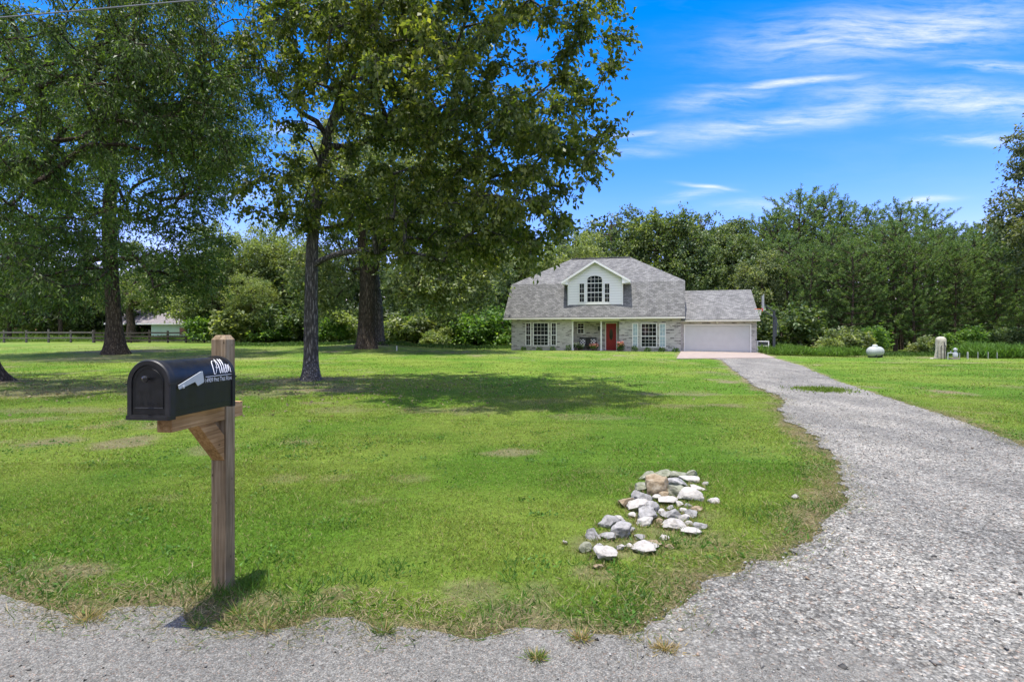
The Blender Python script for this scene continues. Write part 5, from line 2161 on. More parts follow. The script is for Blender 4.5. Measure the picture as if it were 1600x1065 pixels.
def grow(trunk, trad, ells, n_ends, seed, first=0.3, tip=0.012, sag=0.12, inner=2.2):
    """trunk: points, trad: radii, ells: crown ellipsoids (x,y,z,rx,ry,rz). Returns wood verts/faces and branch ends"""
    r = np.random.default_rng(seed)
    T = np.array([tuple(p) for p in trunk], float)
    s = np.concatenate([[0], np.cumsum(np.linalg.norm(np.diff(T, axis=0), axis=1))])
    nt = max(6, int(s[-1] / 0.35))
    u = np.linspace(0, s[-1], nt)
    tp_ = np.stack([np.interp(u, s, T[:, k]) for k in range(3)], 1)
    tr = np.interp(u, s, trad)
    nodes = [p for p in tp_]
    par = [-1] + list(range(nt - 1))
    ok = [ui > first * s[-1] for ui in u]
    E = np.array(ells, float)
    vol = E[:, 3] * E[:, 4] * E[:, 5]
    wv_ = vol ** 0.72
    pick = r.choice(len(E), n_ends, p=wv_ / wv_.sum())
    d = unit(r.normal(size=(n_ends, 3)))
    q = r.uniform(0.12, 1, n_ends) ** (1 / inner)
    ends = E[pick, :3] + d * q[:, None] * E[pick, 3:6]
    # spread the ends a little apart
    for _ in range(3):
        D = ends[:, None] - ends[None]
        L = np.linalg.norm(D, axis=2) + 1e-6
        wgt = np.clip(1 - L / (0.9 * (vol.sum() / n_ends) ** (1 / 3) * 1.4), 0, 1)
        ends += (D / L[..., None] * wgt[..., None]).sum(1) * 0.12
    ax = tp_[-1]
    key = np.array([np.min(np.linalg.norm(tp_[int(first * nt):] - e, axis=1)) for e in ends])
    order = np.argsort(key)
    branches = []
    end_node = []
    NA = np.zeros((nt + n_ends * 9, 3))
    NA[:nt] = tp_
    okA = np.zeros(len(NA), bool)
    okA[:nt] = ok
    cnt = nt
    for k in order:
        p = ends[k]
        D = p - NA[:cnt]
        L = np.linalg.norm(D, axis=1) + 1e-6
        cost = L * (1 + 0.9 * np.clip(-D[:, 2] / L, 0, 1)) + np.where(okA[:cnt], 0, 1e6)
        j = int(np.argmin(cost))
        a = NA[j]
        ln = L[j]
        m = max(2, min(8, int(ln / 0.45) + 1))
        ctrl = a + (p - a) * 0.5 + np.array([0, 0, sag * ln]) + r.normal(0, 0.09 * ln, 3)
        prev = j
        idx = [j]
        for i in range(1, m + 1):
            t = i / m
            pt = a * (1 - t) ** 2 + 2 * ctrl * t * (1 - t) + p * t * t
            NA[cnt] = pt
            okA[cnt] = True
            par.append(prev)
            prev = cnt
            idx.append(cnt)
            cnt += 1
        branches.append(idx)
        end_node.append(prev)
    NA = NA[:cnt]
    load = np.zeros(cnt)
    for e in end_node:
        load[e] += 1
    for i in range(cnt - 1, 0, -1):
        if par[i] >= 0:
            load[par[i]] += load[i]
    rad = tip * np.maximum(load, 0.6) ** 0.47
    rad[:nt] = np.maximum(tr, np.minimum(rad[:nt], tr * 1.0))
    V, F = [], []

    def add_tube(P, R, n):
        v, f = tube_np(P, list(R), n)
        b = len(V)
        V.extend(tuple(x) for x in v)
        F.extend(tuple(x + b for x in q_) for q_ in f)
    for idx in branches:
        R = rad[idx].copy()
        R[0] = min(R[0], R[1] * 1.25)
        R[-1] *= 0.6
        add_tube([Vector(NA[i]) for i in idx], R, 7 if R[1] > 0.05 else 4)
    return NA, branches, V, F, tp_, tr


def trunk_mesh(tp_, tr, V, F, seed, flare=0.75, fh=0.5, n=22, lobes=5):
    """trunk with root flare and an uneven surface, plus the branch tubes"""
    r = random.Random(seed)
    ph = [r.uniform(0, 6.28) for _ in range(4)]
    b0_ = len(V)
    # finer rings near the foot
    z0_ = tp_[0][2]
    us = np.linspace(0, len(tp_) - 1, len(tp_) * 3)
    pts = np.stack([np.interp(us, np.arange(len(tp_)), tp_[:, k]) for k in range(3)], 1)
    rr = np.interp(us, np.arange(len(tp_)), tr)
    for i, (p, q) in enumerate(zip(pts, rr)):
        h_ = max(0.0, p[2] - z0_ - 0.15)
        fl_ = flare * math.exp(-h_ / fh)
        for k in range(n):
            a = 2 * math.pi * k / n
            lob = 0.5 + 0.5 * math.sin(lobes * a + ph[0]) * 0.7 + 0.3 * math.sin(3 * a + ph[1])
            w_ = 1 + fl_ * (0.45 + 0.75 * lob) + 0.05 * math.sin(2 * a + ph[2] + h_ * 0.6) + 0.05 * (mnoise.noise(Vector((math.cos(a) * 1.5, math.sin(a) * 1.5, p[2] * 1.2 + seed))))
            V.append((p[0] + q * w_ * math.cos(a), p[1] + q * w_ * math.sin(a), p[2]))
    for i in range(len(pts) - 1):
        for k in range(n):
            F.append((b0_ + i * n + k, b0_ + i * n + (k + 1) % n, b0_ + (i + 1) * n + (k + 1) % n, b0_ + (i + 1) * n + k))
    return np_mesh('trunk', np.array(V), np.array(F), smooth=True)


def foliage(NA, branches, per, leaf, wd, spread, seed, droop=0.35, twigs=9, tw_len=0.6, tw_wood=None, upn=0.5, flat=0.75):
    """leaves along random twigs at the outer part of each branch"""
    r = np.random.default_rng(seed)
    bp = []
    for idx in branches:
        P = NA[idx]
        bp.append(P)
    nb = len(bp)
    kt = nb * twigs
    bi = np.repeat(np.arange(nb), twigs)
    t = r.uniform(0.25, 1.0, kt) ** 0.6
    start = np.empty((kt, 3))
    bdir = np.empty((kt, 3))
    for i in range(nb):
        P = bp[i]
        sel = bi == i
        u = t[sel] * (len(P) - 1)
        a = np.clip(u.astype(int), 0, len(P) - 2)
        fr = (u - a)[:, None]
        start[sel] = P[a] * (1 - fr) + P[a + 1] * fr
        bdir[sel] = unit((P[a + 1] - P[a]))
    td = bdir * 0.7 + unit(r.normal(size=(kt, 3))) * np.array([1, 1, flat]) * 0.95
    td[:, 2] -= droop * 0.6
    td = unit(td)
    tl = tw_len * r.uniform(0.5, 1.35, kt)
    # leaves on the twigs
    n = kt * per
    ti = np.repeat(np.arange(kt), per)
    f = r.uniform(0.1, 1.05, n)
    sagv = np.zeros((n, 3))
    sagv[:, 2] = -droop * 0.55 * tl[ti] * f * f
    P = start[ti] + td[ti] * (tl[ti] * f)[:, None] + sagv + r.normal(0, spread, (n, 3))
    A = td[ti] * 0.6 + unit(r.normal(size=(n, 3))) * 0.9
    A[:, 2] -= droop
    v, fc = leaf_cloud(P, A, leaf * r.uniform(0.65, 1.25, n), wd * r.uniform(0.75, 1.25, n), 0.12, upn)
    if tw_wood is not None:
        V, F = tw_wood
        for i in range(kt):
            a = start[i]
            e = a + td[i] * tl[i] * 0.95 + np.array([0, 0, -droop * 0.5 * tl[i]])
            mid = (a + a + td[i] * tl[i]) / 2
            vv, ff = tube_np([Vector(a), Vector(mid), Vector(e)], [0.006, 0.0045, 0.002], 3)
            b = len(V)
            V.extend(tuple(x) for x in vv)
            F.extend(tuple(x + b for x in q_) for q_ in ff)
    return v, fc


def crown_more(NA, br, ells, n_ends, seed):
    """extra branch ends that reach out of an existing crown"""
    r = np.random.default_rng(seed)
    nodes = [p for p in NA]
    out = []
    for k in range(n_ends):
        e = ells[k % len(ells)]
        p = np.array(e[:3]) + unit(r.normal(size=(1, 3)))[0] * np.array(e[3:6]) * r.uniform(0.2, 1) ** 0.5
        A = np.array(nodes)
        a = A[np.argmin(np.linalg.norm(A - p, axis=1))]
        m = max(2, min(7, int(np.linalg.norm(p - a) / 0.5) + 1))
        idx = []
        for i in range(m + 1):
            nodes.append(a + (p - a) * i / m + (r.normal(0, 0.06, 3) if 0 < i else 0))
            idx.append(len(nodes) - 1)
        out.append(idx)
    return np.array(nodes), br + out, out


def tree(name, base, trunk, trad, ells, n_ends, per, leaf, wd, lm, bm_, seed, label, cat='tree', group=None, twigs=9, tw_len=0.6, droop=0.35, spread=0.05,
         first=0.3, flare=0.75, fh=0.5, wood=True, sag=0.12, tip=0.012, flat=0.75, inner=2.2, stubs=(), more=None):
    """coordinates are relative to base"""
    NA, br, V, F, tp_, tr = grow(trunk, trad, ells, n_ends, seed, first, tip, sag, inner)
    if more:
        NA, br, extra = crown_more(NA, br, more, 55, seed + 9)
        for idx in extra:
            vv, ff = tube_np([Vector(NA[i]) for i in idx], list(np.linspace(0.03, 0.01, len(idx))), 4)
            b = len(V)
            V.extend(tuple(x) for x in vv)
            F.extend(tuple(x + b for x in q_) for q_ in ff)
    for pts, rads in stubs:
        vv, ff = tube_np(pts, rads, 6)
        b = len(V)
        V.extend(tuple(x) for x in vv)
        F.extend(tuple(x + b for x in q_) for q_ in ff)
    v, fc = foliage(NA, br, per, leaf, wd, spread, seed + 1, droop, twigs, tw_len, (V, F) if wood else None, 0.5, flat)
    e = empty(name, base)
    tag(e, label, cat, group)
    link_mesh('trunk', trunk_mesh(tp_, tr, V, F, seed, flare, fh), bm_, e)
    link_mesh('crown', np_mesh('crown', v, fc), lm, e)
    return e


def rel(b, px, py, d):
    p = at(px, py, d)
    return (p.x - b[0], p.y - b[1], p.z - b[2])


# --- the big oak in the middle of the lawn, its trunk leaning to the right
b1_ = gpx(486, 594)
base = (b1_.x, b1_.y, b1_.z)
tr1 = [(0, 0, -0.3), rel(base, 486, 560, 17), rel(base, 486, 470, 17), rel(base, 488, 380, 17), rel(base, 496, 300, 16.9), rel(base, 510, 220, 16.6), rel(base, 535, 145, 16.2), rel(base, 575, 60, 15.8), rel(base, 620, -60, 15.3)]
E1 = [(*rel(base, 690, 20, 14.6), 4.8, 5.6, 5.3), (*rel(base, 560, 60, 15.6), 3.4, 4.2, 3.4), (*rel(base, 850, 225, 13.6), 1.75, 2.2, 1.5), (*rel(base, 900, 120, 13), 1.0, 2.0, 2.0),
      (*rel(base, 780, 325, 14.0), 1.9, 2.2, 0.85), (*rel(base, 640, 330, 15.5), 2.4, 2.4, 1.15), (*rel(base, 440, 300, 16.2), 1.35, 2.0, 1.0), (*rel(base, 545, 315, 16.0), 1.5, 2.0, 1.0),
      (*rel(base, 815, 360, 14.2), 1.5, 2.0, 0.75), (*rel(base, 885, 300, 13.4), 0.9, 1.6, 0.9), (*rel(base, 710, 375, 15), 1.8, 2.0, 0.6), (*rel(base, 435, 60, 16), 1.3, 2.0, 1.5), (*rel(base, 720, 200, 14.5), 3.2, 3.2, 2.2), (*rel(base, 470, 345, 16.6), 0.8, 1.2, 0.45)]
stub = [Vector(rel(base, 502, 262, 16.7)), Vector(rel(base, 492, 240, 16.6)), Vector(rel(base, 484, 222, 16.4)), Vector(rel(base, 470, 214, 16.2)), Vector(rel(base, 449, 209, 16.0))]
stub2 = [Vector(rel(base, 512, 215, 16.6)), Vector(rel(base, 495, 190, 16.4)), Vector(rel(base, 470, 176, 16.1)), Vector(rel(base, 456, 160, 16.0))]
# the part of the crown above the picture, reaching out over the drive side
E1B = [(*rel(base, 800, -260, 11.5), 2.4, 2.6, 1.8)]
tree('oak_tree', base, tr1, [0.235, 0.21, 0.19, 0.18, 0.17, 0.15, 0.13, 0.10, 0.05], E1, 400, 15, 0.148, 0.084, L_GUM, M_BARK1, 101,
     'tall olive leaved oak with a leaning furrowed trunk in the middle of the lawn', twigs=14, tw_len=0.52, droop=0.55, first=0.30, flare=0.8, fh=0.3, tip=0.0105, inner=1.7, more=E1B,
     stubs=[(stub, [0.05, 0.04, 0.032, 0.026, 0.012]), (stub2, [0.10, 0.085, 0.06, 0.03])])

# --- the tree whose trunk stands just outside the left edge
base = (-15.95, 16.0, float(gz(-15.95, 16.0)))
tr0 = [(0, 0, -0.3), (0.05, 0, 1.5), (0.1, 0, 4.0), (0.3, -0.2, 7.0), (0.9, -0.4, 10.5), (1.4, -0.6, 13.5)]
E0 = [(*rel(base, 90, 20, 15), 4.2, 4.6, 3.4), (*rel(base, 310, 120, 15.0), 2.6, 3.2, 2.3), (*rel(base, 340, 20, 15), 2.2, 3.2, 1.8), (*rel(base, 210, 140, 15), 2.6, 3.0, 1.8), (*rel(base, 60, 300, 14.5), 1.5, 2.4, 1.6),
      (*rel(base, 25, 440, 14), 1.1, 1.6, 1.0), (*rel(base, 110, 390, 14.5), 1.1, 1.6, 0.9), (*rel(base, 330, 230, 15), 1.4, 2.0, 0.8), (-1.5, 1, 7.5, 4.0, 4.5, 3.5), (*rel(base, 30, 200, 14.5), 1.6, 2.4, 1.6)]
rh = random.Random(5)
hang = []
for _ in range(46):
    hx, hy = rh.choice([(180, 160), (235, 170), (255, 190), (200, 120), (330, 20), (320, 60)])
    hx += rh.uniform(-28, 28)
    hy += rh.uniform(-30, 30)
    dd = 14.6 + rh.uniform(-0.5, 0.5)
    ln_h = rh.uniform(0.7, 2.0)
    p = Vector(rel(base, hx, hy, dd))
    q = p + Vector((rh.uniform(-.25, .25), rh.uniform(-.2, .2), -ln_h * 0.45))
    e_ = q + Vector((rh.uniform(-.22, .22), rh.uniform(-.1, .1), -ln_h * 0.55))
    hang.append(([p + Vector((rh.uniform(-.4, .4), 0.1, 0.35)), p, q, e_], [0.010, 0.009, 0.007, 0.003]))
tree('willow_oak', base, tr0, [0.62, 0.5, 0.44, 0.36, 0.25, 0.1], E0, 430, 16, 0.14, 0.04, L_WILLOW, M_BARK2, 202,
     'deep green tree at the left edge with limbs hanging over the mailbox side', twigs=13, tw_len=0.66, droop=0.8, first=0.30, flare=1.1, fh=0.4, tip=0.012, inner=1.7, stubs=hang)

# --- the thick dark trunk at the left with a wide spreading crown
b2_ = gpx(180, 550)
base = (b2_.x, b2_.y, b2_.z)
tr2 = [(0, 0, -0.4), rel(base, 178, 500, b2_.y), rel(base, 174, 430, b2_.y), rel(base, 170, 350, b2_.y), rel(base, 175, 240, b2_.y), rel(base, 185, 100, b2_.y), rel(base, 190, -20, b2_.y)]
k_ = b2_.y / 850
E2 = [(*rel(base, 200, 170, b2_.y - 1), 8.2, 7, 7.5), (*rel(base, 95, 395, b2_.y - 2), 2.8, 4, 2.2), (*rel(base, 270, 380, b2_.y - 1), 3.0, 4, 2.6), (*rel(base, 40, 330, b2_.y - 1), 4, 4, 4), (*rel(base, 340, 250, b2_.y - 1), 2.6, 3.5, 2.4),
      (*rel(base, 20, 445, b2_.y - 2), 3.0, 3, 1.2), (*rel(base, 285, 440, b2_.y), 1.8, 2.5, 1.0)]
tree('oak_tree', base, tr2, [0.52, 0.44, 0.40, 0.37, 0.30, 0.2, 0.06], E2, 560, 13, 0.25, 0.10, L_WILLOW, M_BARK2, 303,
     'broad dark green oak with a thick flared trunk left of the mailbox', twigs=10, tw_len=1.25, droop=0.4, first=0.28, flare=0.95, fh=0.6, tip=0.02, spread=0.1)

# --- the massive forked oak behind the middle tree
b3_ = gpx(572, 541)
base = (b3_.x, b3_.y, b3_.z)
d3_ = b3_.y
tr3 = [(0, 0, -0.4), rel(base, 572, 520, d3_), rel(base, 574, 470, d3_), rel(base, 574, 425, d3_), rel(base, 566, 380, d3_), rel(base, 560, 300, d3_)]
E3 = [(*rel(base, 600, 290, d3_ - 1), 8.0, 7, 5.5), (*rel(base, 500, 430, d3_ - 1), 2.4, 4, 2.2), (*rel(base, 690, 440, d3_ - 3), 4.0, 4, 2.0), (*rel(base, 680, 425, d3_ - 4), 2.4, 3, 1.8), (*rel(base, 740, 380, d3_ - 2), 3.0, 4, 2.6)]
fork = [Vector(rel(base, 576, 440, d3_)), Vector(rel(base, 586, 410, d3_ - .2)), Vector(rel(base, 598, 385, d3_ - .4)), Vector(rel(base, 620, 330, d3_ - 1))]
tree('oak_tree', base, tr3, [0.72, 0.60, 0.57, 0.58, 0.36, 0.22], E3, 420, 12, 0.30, 0.14, L_GREY, M_BARK2, 404,
     'massive grey green oak with a forked dark trunk on a low mound', twigs=10, tw_len=1.2, droop=0.4, first=0.5, flare=0.45, fh=0.6, tip=0.02, spread=0.12,
     stubs=[(fork, [0.45, 0.40, 0.32, 0.22])])
# grey trunk right behind it
base = tuple(gpx(590, 538.2))
tree('oak_tree', base, [(0, 0, -0.4), (0.0, 0, 3), (-0.3, 0, 6), (0.2, 0, 10)], [0.55, 0.42, 0.38, 0.2], [(0, 0, 11, 4, 4, 3.5)], 70, 12, 0.32, 0.16, L_OAK, M_BARK1, 414,
     'slim grey trunk half hidden at the right of the massive forked oak', twigs=8, tw_len=1.2, first=0.55, wood=False, tip=0.03)

# --- the tree cut by the right edge
base = (36.5, 36.0, float(gz(36.5, 36)))
tr4 = [(0, 0, -0.4), (0, 0, 3), (0.2, 0, 7), (0, 0, 12), (0, 0, 16)]
E4 = [(*rel(base, 1715, 320, 36), 5.2, 5, 5.6), (*rel(base, 1665, 215, 36), 2.4, 3.5, 2.4), (*rel(base, 1605, 335, 35), 1.5, 3, 1.8), (*rel(base, 1640, 390, 35), 1.8, 3, 2.0)]
tree('oak_tree', base, tr4, [0.6, 0.5, 0.42, 0.3, 0.1], E4, 300, 13, 0.26, 0.12, L_BROWN, M_BARK2, 505,
     'brownish green oak cut off by the right edge of the picture', twigs=10, tw_len=1.0, droop=0.4, first=0.25, tip=0.02, spread=0.1, wood=False)

# --- small forked tree before the shed
base = (-42.0, 60.0, float(gz(-42, 60)))
tree('forked_tree', base, [(0, 0, -0.3), (0, 0, 2), (-0.2, 0, 3.4), (0.2, 0, 6)], [0.5, 0.4, 0.34, 0.15], [(0.5, 0, 6.2, 4.5, 4, 2.3), (4.0, 0, 4.6, 3.0, 2.5, 1.3), (-2.5, 0, 5, 2, 2, 1.4)], 130, 12, 0.26, 0.12, L_OAK, M_BARK2, 606,
     'small forked tree with low spreading branches in front of the pale shed', twigs=8, tw_len=1.0, first=0.4, wood=False, tip=0.03, droop=0.4)


# --- wood behind: prototypes, then copies with their own size and turn
def broad_proto(seed, hgt, wid, lm, leaf=0.27, ends=150, per=16, twigs=10, low=0.12):
    r = random.Random(seed)
    el = [(0, 0, hgt * 0.56, wid * 0.42, wid * 0.42, hgt * 0.36)]
    for _ in range(9):
        a = r.uniform(0, 6.28)
        q = r.uniform(0.15, 0.40) * wid
        z = r.uniform(low + 0.1, 0.86) * hgt
        s = r.uniform(0.13, 0.22) * wid
        el.append((q * math.cos(a), q * math.sin(a), z, s, s, s * r.uniform(0.7, 1.1)))
    NA, br, V, F, tp_, tr = grow([(0, 0, -0.4), (0.1, 0, hgt * 0.3), (r.uniform(-.4, .4), 0, hgt * 0.62), (0, 0, hgt * 0.85)], [0.32, 0.26, 0.18, 0.05], el, ends, seed, 0.22, 0.03)
    v, f = foliage(NA, br, per, leaf, leaf * 0.55, 0.13, seed + 1, 0.25, twigs, 0.95, None)
    return trunk_mesh(tp_, tr, V, F, seed, 0.5, 0.4, 12), np_mesh('crown', v, f), lm, M_BARK2


def pine_arrays(seed, hgt, wid, crown0=0.22, dens=1.0):
    r = random.Random(seed)
    V, F = [], []
    tips = []
    z = hgt * crown0
    while z < hgt * 0.97:
        t = (z / hgt - crown0) / (1 - crown0)
        reach = wid * 0.5 * (0.62 + 0.75 * t) * (1 - max(0, (t - 0.45) / 0.58) ** 1.7) + 0.25
        nb = r.choice((3, 4, 4, 5))
        a0 = r.uniform(0, 6.28)
        for k in range(nb):
            a = a0 + 6.28 * k / nb + r.uniform(-0.4, 0.4)
            L = reach * r.uniform(0.6, 1.15)
            up = 0.16 + 0.95 * t
            p0 = Vector((0, 0, z))
            p1 = Vector((math.cos(a) * L * 0.55, math.sin(a) * L * 0.55, z + L * up * 0.30))
            p2 = Vector((math.cos(a) * L, math.sin(a) * L, z + L * (up * 0.75)))
            v, f = tube_np([p0, p1, p2], [0.05, 0.035, 0.012], 4)
            b = len(V)
            V.extend(tuple(x) for x in v)
            F.extend(tuple(x + b for x in q) for q in f)
            np_ = max(3, int(L * 2.1 * dens) + 2)
            for j in range(np_):
                u = 1.0 - 0.66 * j / np_ + r.uniform(-0.05, 0.05)
                q = p0 * (1 - u) ** 2 + 2 * p1 * u * (1 - u) + p2 * u * u
                sd = r.uniform(-1, 1) * (0.08 + 0.34 * L) * (0.1 if j == 0 else 1.0)
                dv = Vector((math.cos(a) * 0.55 - math.sin(a) * sd * 0.5 + r.gauss(0, .2), math.sin(a) * 0.55 + math.cos(a) * sd * 0.5 + r.gauss(0, .2), 0.75 + r.gauss(0, .25))).normalized()
                tips.append((q.x - math.sin(a) * sd, q.y + math.cos(a) * sd, q.z + r.uniform(-0.12, 0.2), dv.x, dv.y, dv.z, r.uniform(0.4, 0.78)))
        z += hgt * r.uniform(0.036, 0.056)
    for j in range(10):
        tips.append((r.uniform(-.2, .2), r.uniform(-.2, .2), hgt * r.uniform(0.93, 0.99), r.gauss(0, .25), r.gauss(0, .25), 1.0, 0.7))
    return np.array(tips), V, F


def pine_proto(seed, hgt, wid, crown0=0.2, per=34, needle=0.26):
    tips, V, F = pine_arrays(seed, hgt, wid, crown0)
    r = np.random.default_rng(seed)
    n = len(tips) * per
    ti = np.repeat(np.arange(len(tips)), per)
    al = r.uniform(0.0, 1.0, n)
    D = tips[ti, 3:6]
    A = D * 0.75 + unit(r.normal(size=(n, 3))) * 0.8
    P = tips[ti, :3] + D * (al * tips[ti, 6])[:, None] + r.normal(0, 0.02, (n, 3))
    v, f = leaf_cloud(P, A, needle * r.uniform(0.65, 1.15, n), 0.055, 0.0, 0.3, 0.5)
    zz = np.linspace(-0.4, hgt * 0.98, 14)
    tp_ = np.stack([0.12 * np.sin(zz * 0.5 + seed), 0.1 * np.cos(zz * 0.4), zz], 1)
    tr = 0.17 * (1 - zz.clip(0) / hgt) ** 0.8 + 0.02
    return trunk_mesh(tp_, tr, V, F, seed, 0.3, 0.3, 10), np_mesh('crown', v, f), L_PINE, M_BARKP


PROTO = {}
PROTO['dark'] = [broad_proto(900 + i, 14, 9.5, L_DARK, low=0.1) for i in range(3)]
PROTO['oak'] = [broad_proto(910 + i, 13, 9, L_OAK, low=0.08) for i in range(2)]
PROTO['pale'] = [broad_proto(920 + i, 13, 9, L_PALE, 0.22, 180, 16, 10, 0.02) for i in range(2)]
PROTO['grey'] = [broad_proto(930 + i, 12, 8, L_GREY, low=0.05) for i in range(1)]
PROTO['pine'] = [pine_proto(940 + i, 15, 5.6 + 0.4 * (i % 3), 0.10 + 0.05 * (i % 3)) for i in range(5)]
used = {}


def plant(kind, px_, top, d, label, name, group, wscale=1.0, cat='tree', x=None):
    """a copy of a prototype: its trunk line at pixel column px_, its top at pixel row top"""
    i = used.get(kind, 0)
    used[kind] = i + 1
    tm, cm_, lm, bm_ = PROTO[kind][i % len(PROTO[kind])]
    X = (px_ - 800) / FPX * d
    z = float(gz(X, d))
    ztop = CAM_H + (HOR - top) / FPX * d
    h0 = {'pine': 15.0, 'dark': 13.4, 'oak': 12.4, 'pale': 12.4, 'grey': 11.4, 'shrub': 3.0, 'shrubp': 3.0}[kind]
    s = (ztop - z) / h0
    e = empty(name, (X, d, z - 0.05), rnd.uniform(0, 6.28))
    e.scale = (s * wscale, s * wscale, s)
    tag(e, label, cat, group)
    for nm, me_, mt in (('trunk', tm, bm_), ('crown', cm_, lm)):
        o = bpy.data.objects.new(nm, me_)
        COL.objects.link(o)
        if not me_.materials:
            me_.materials.append(mt)
        o.parent = e
    return e


G_L, G_B, G_P = 'broadleaf trees at the left end of the wood', 'broadleaf trees behind the house', 'pines in the wood right of the house'
BROAD = [
    ('oak', 15, 400, 64, 'leafy tree behind the grey rail fence at the left edge', G_L, 1.0),
    ('dark', 95, 395, 66, 'dark tree behind the fence, left of the thick left trunk', G_L, 1.0),
    ('dark', 245, 385, 78, 'dark tree rising behind the pale low shed', G_L, 1.0),
    ('pale', 345, 330, 60, 'feathery pale green tree right of the pale shed', G_L, 1.05),
    ('pale', 430, 338, 63, 'pale green tree directly left of the leaning oak trunk', G_L, 1.0),
    ('pale', 395, 415, 57, 'lower pale tree in front of the two feathery pale ones', G_L, 1.1),
    ('dark', 505, 380, 60, 'dark tree seen between leaning oak trunk and forked oak', G_B, 1.0),
    ('dark', 640, 395, 61, 'dark tree just right of the forked oak trunk', G_B, 1.0),
    ('oak', 705, 385, 60, 'mid green tree above the bushes left of the house', G_B, 0.9),
    ('dark', 765, 360, 58, 'dark narrow tree near the left corner of the house', G_B, 0.85),
    ('oak', 815, 385, 63, 'mid green tree behind the left roof edge', G_B, 0.9),
    ('pale', 900, 352, 59, 'bright yellow green tree rising over the left roof slope', G_B, 1.0),
    ('dark', 955, 318, 62, 'tall dark tree behind the roof ridge', G_B, 0.95),
    ('oak', 1030, 318, 60, 'wide mid green tree right of the roof ridge', G_B, 0.95),
    ('dark', 1095, 318, 58, 'broad dark rounded tree above the right roof slope', G_B, 1.0),
    ('dark', 1145, 340, 54, 'dense dark tree directly behind the garage roof', G_B, 0.95),
    ('grey', 1188, 395, 50, 'greyish green tree behind the basketball hoop', G_B, 0.8),
]
for (k, px_, top, d, lb, gp, ws) in BROAD:
    plant(k, px_, top, d, lb, 'broadleaf_tree', gp, ws)
PINES = [
    (1195, 345, 56, 'pine leaning over the corner of the garage roof'),
    (1215, 330, 57, 'slim pine behind the basketball hoop'),
    (1250, 306, 56, 'tall full pine with the highest top, right of the hoop'),
    (1285, 312, 56, 'open topped tall pine, next right of the highest pine'),
    (1312, 316, 55, 'thin pine with sky showing through its top'),
    (1355, 330, 54, 'pine in the dip of the tree line left of the propane tank'),
    (1405, 322, 52, 'wide tall pine directly above the propane tank'),
    (1445, 330, 53, 'tall pine between propane tank and beige water tank'),
    (1490, 358, 54, 'shorter pine above the well pump'),
    (1525, 352, 54, 'pine above the row of white stakes'),
    (1560, 350, 53, 'pine half behind the brownish oak at the right'),
    (1600, 350, 52, 'pine at the right edge behind the brownish oak'),
    (1640, 345, 52, 'pine just beyond the right edge of the wood'),
    (1232, 372, 50, 'nearer pine with light green boughs behind the hoop pole'),
    (1268, 385, 48, 'nearer pine with drooping boughs over the tall weeds'),
    (1300, 360, 48, 'nearer slim pine midway between hoop and propane tank'),
    (1332, 378, 46, 'nearer bushy pine left of the propane tank'),
    (1368, 362, 47, 'nearer pine whose boughs hang over the propane tank'),
    (1398, 350, 46, 'nearer tall pine just right of the propane tank'),
    (1428, 372, 45, 'nearer pine with layered light boughs left of the beige tank'),
    (1458, 360, 46, 'nearer pine right behind the beige water tank'),
    (1492, 382, 45, 'nearer pine behind the well pump'),
    (1522, 370, 46, 'nearer pine behind the white stakes with layered boughs'),
    (1556, 385, 45, 'nearer pine with bright boughs over the tall weeds at right'),
    (1590, 372, 45, 'nearer pine half covered by the brownish oak'),
    (1625, 375, 45, 'nearer pine at the right edge over the tall weeds'),
]
for (px_, top, d, lb) in PINES:
    plant('pine', px_, top, d, lb, 'pine_tree', G_P, rnd.uniform(0.95, 1.2) if d > 51 else rnd.uniform(1.05, 1.3))


# shrubs along the foot of the wood
def shrub_proto(seed, lm, leaf=0.24):
    r = random.Random(seed)
    el = [(0, 0, 1.3, 1.3, 1.3, 1.2)]
    for _ in range(6):
        a = r.uniform(0, 6.28)
        el.append((1.1 * math.cos(a), 1.1 * math.sin(a), r.uniform(0.5, 2.2), 0.7, 0.7, 0.6))
    NA, br, V, F, tp_, tr = grow([(0, 0, -0.2), (0, 0, 0.4), (0.1, 0, 1.2), (0, 0, 2.0)], [0.07, 0.06, 0.04, 0.02], el, 60, seed, 0.1, 0.008)
    v, f = foliage(NA, br, 9, leaf, leaf * 0.5, 0.08, seed + 1, 0.2, 8, 0.55, None)
    return trunk_mesh(tp_, tr, V, F, seed, 0.2, 0.2, 8), np_mesh('crown', v, f), lm, M_BARK2


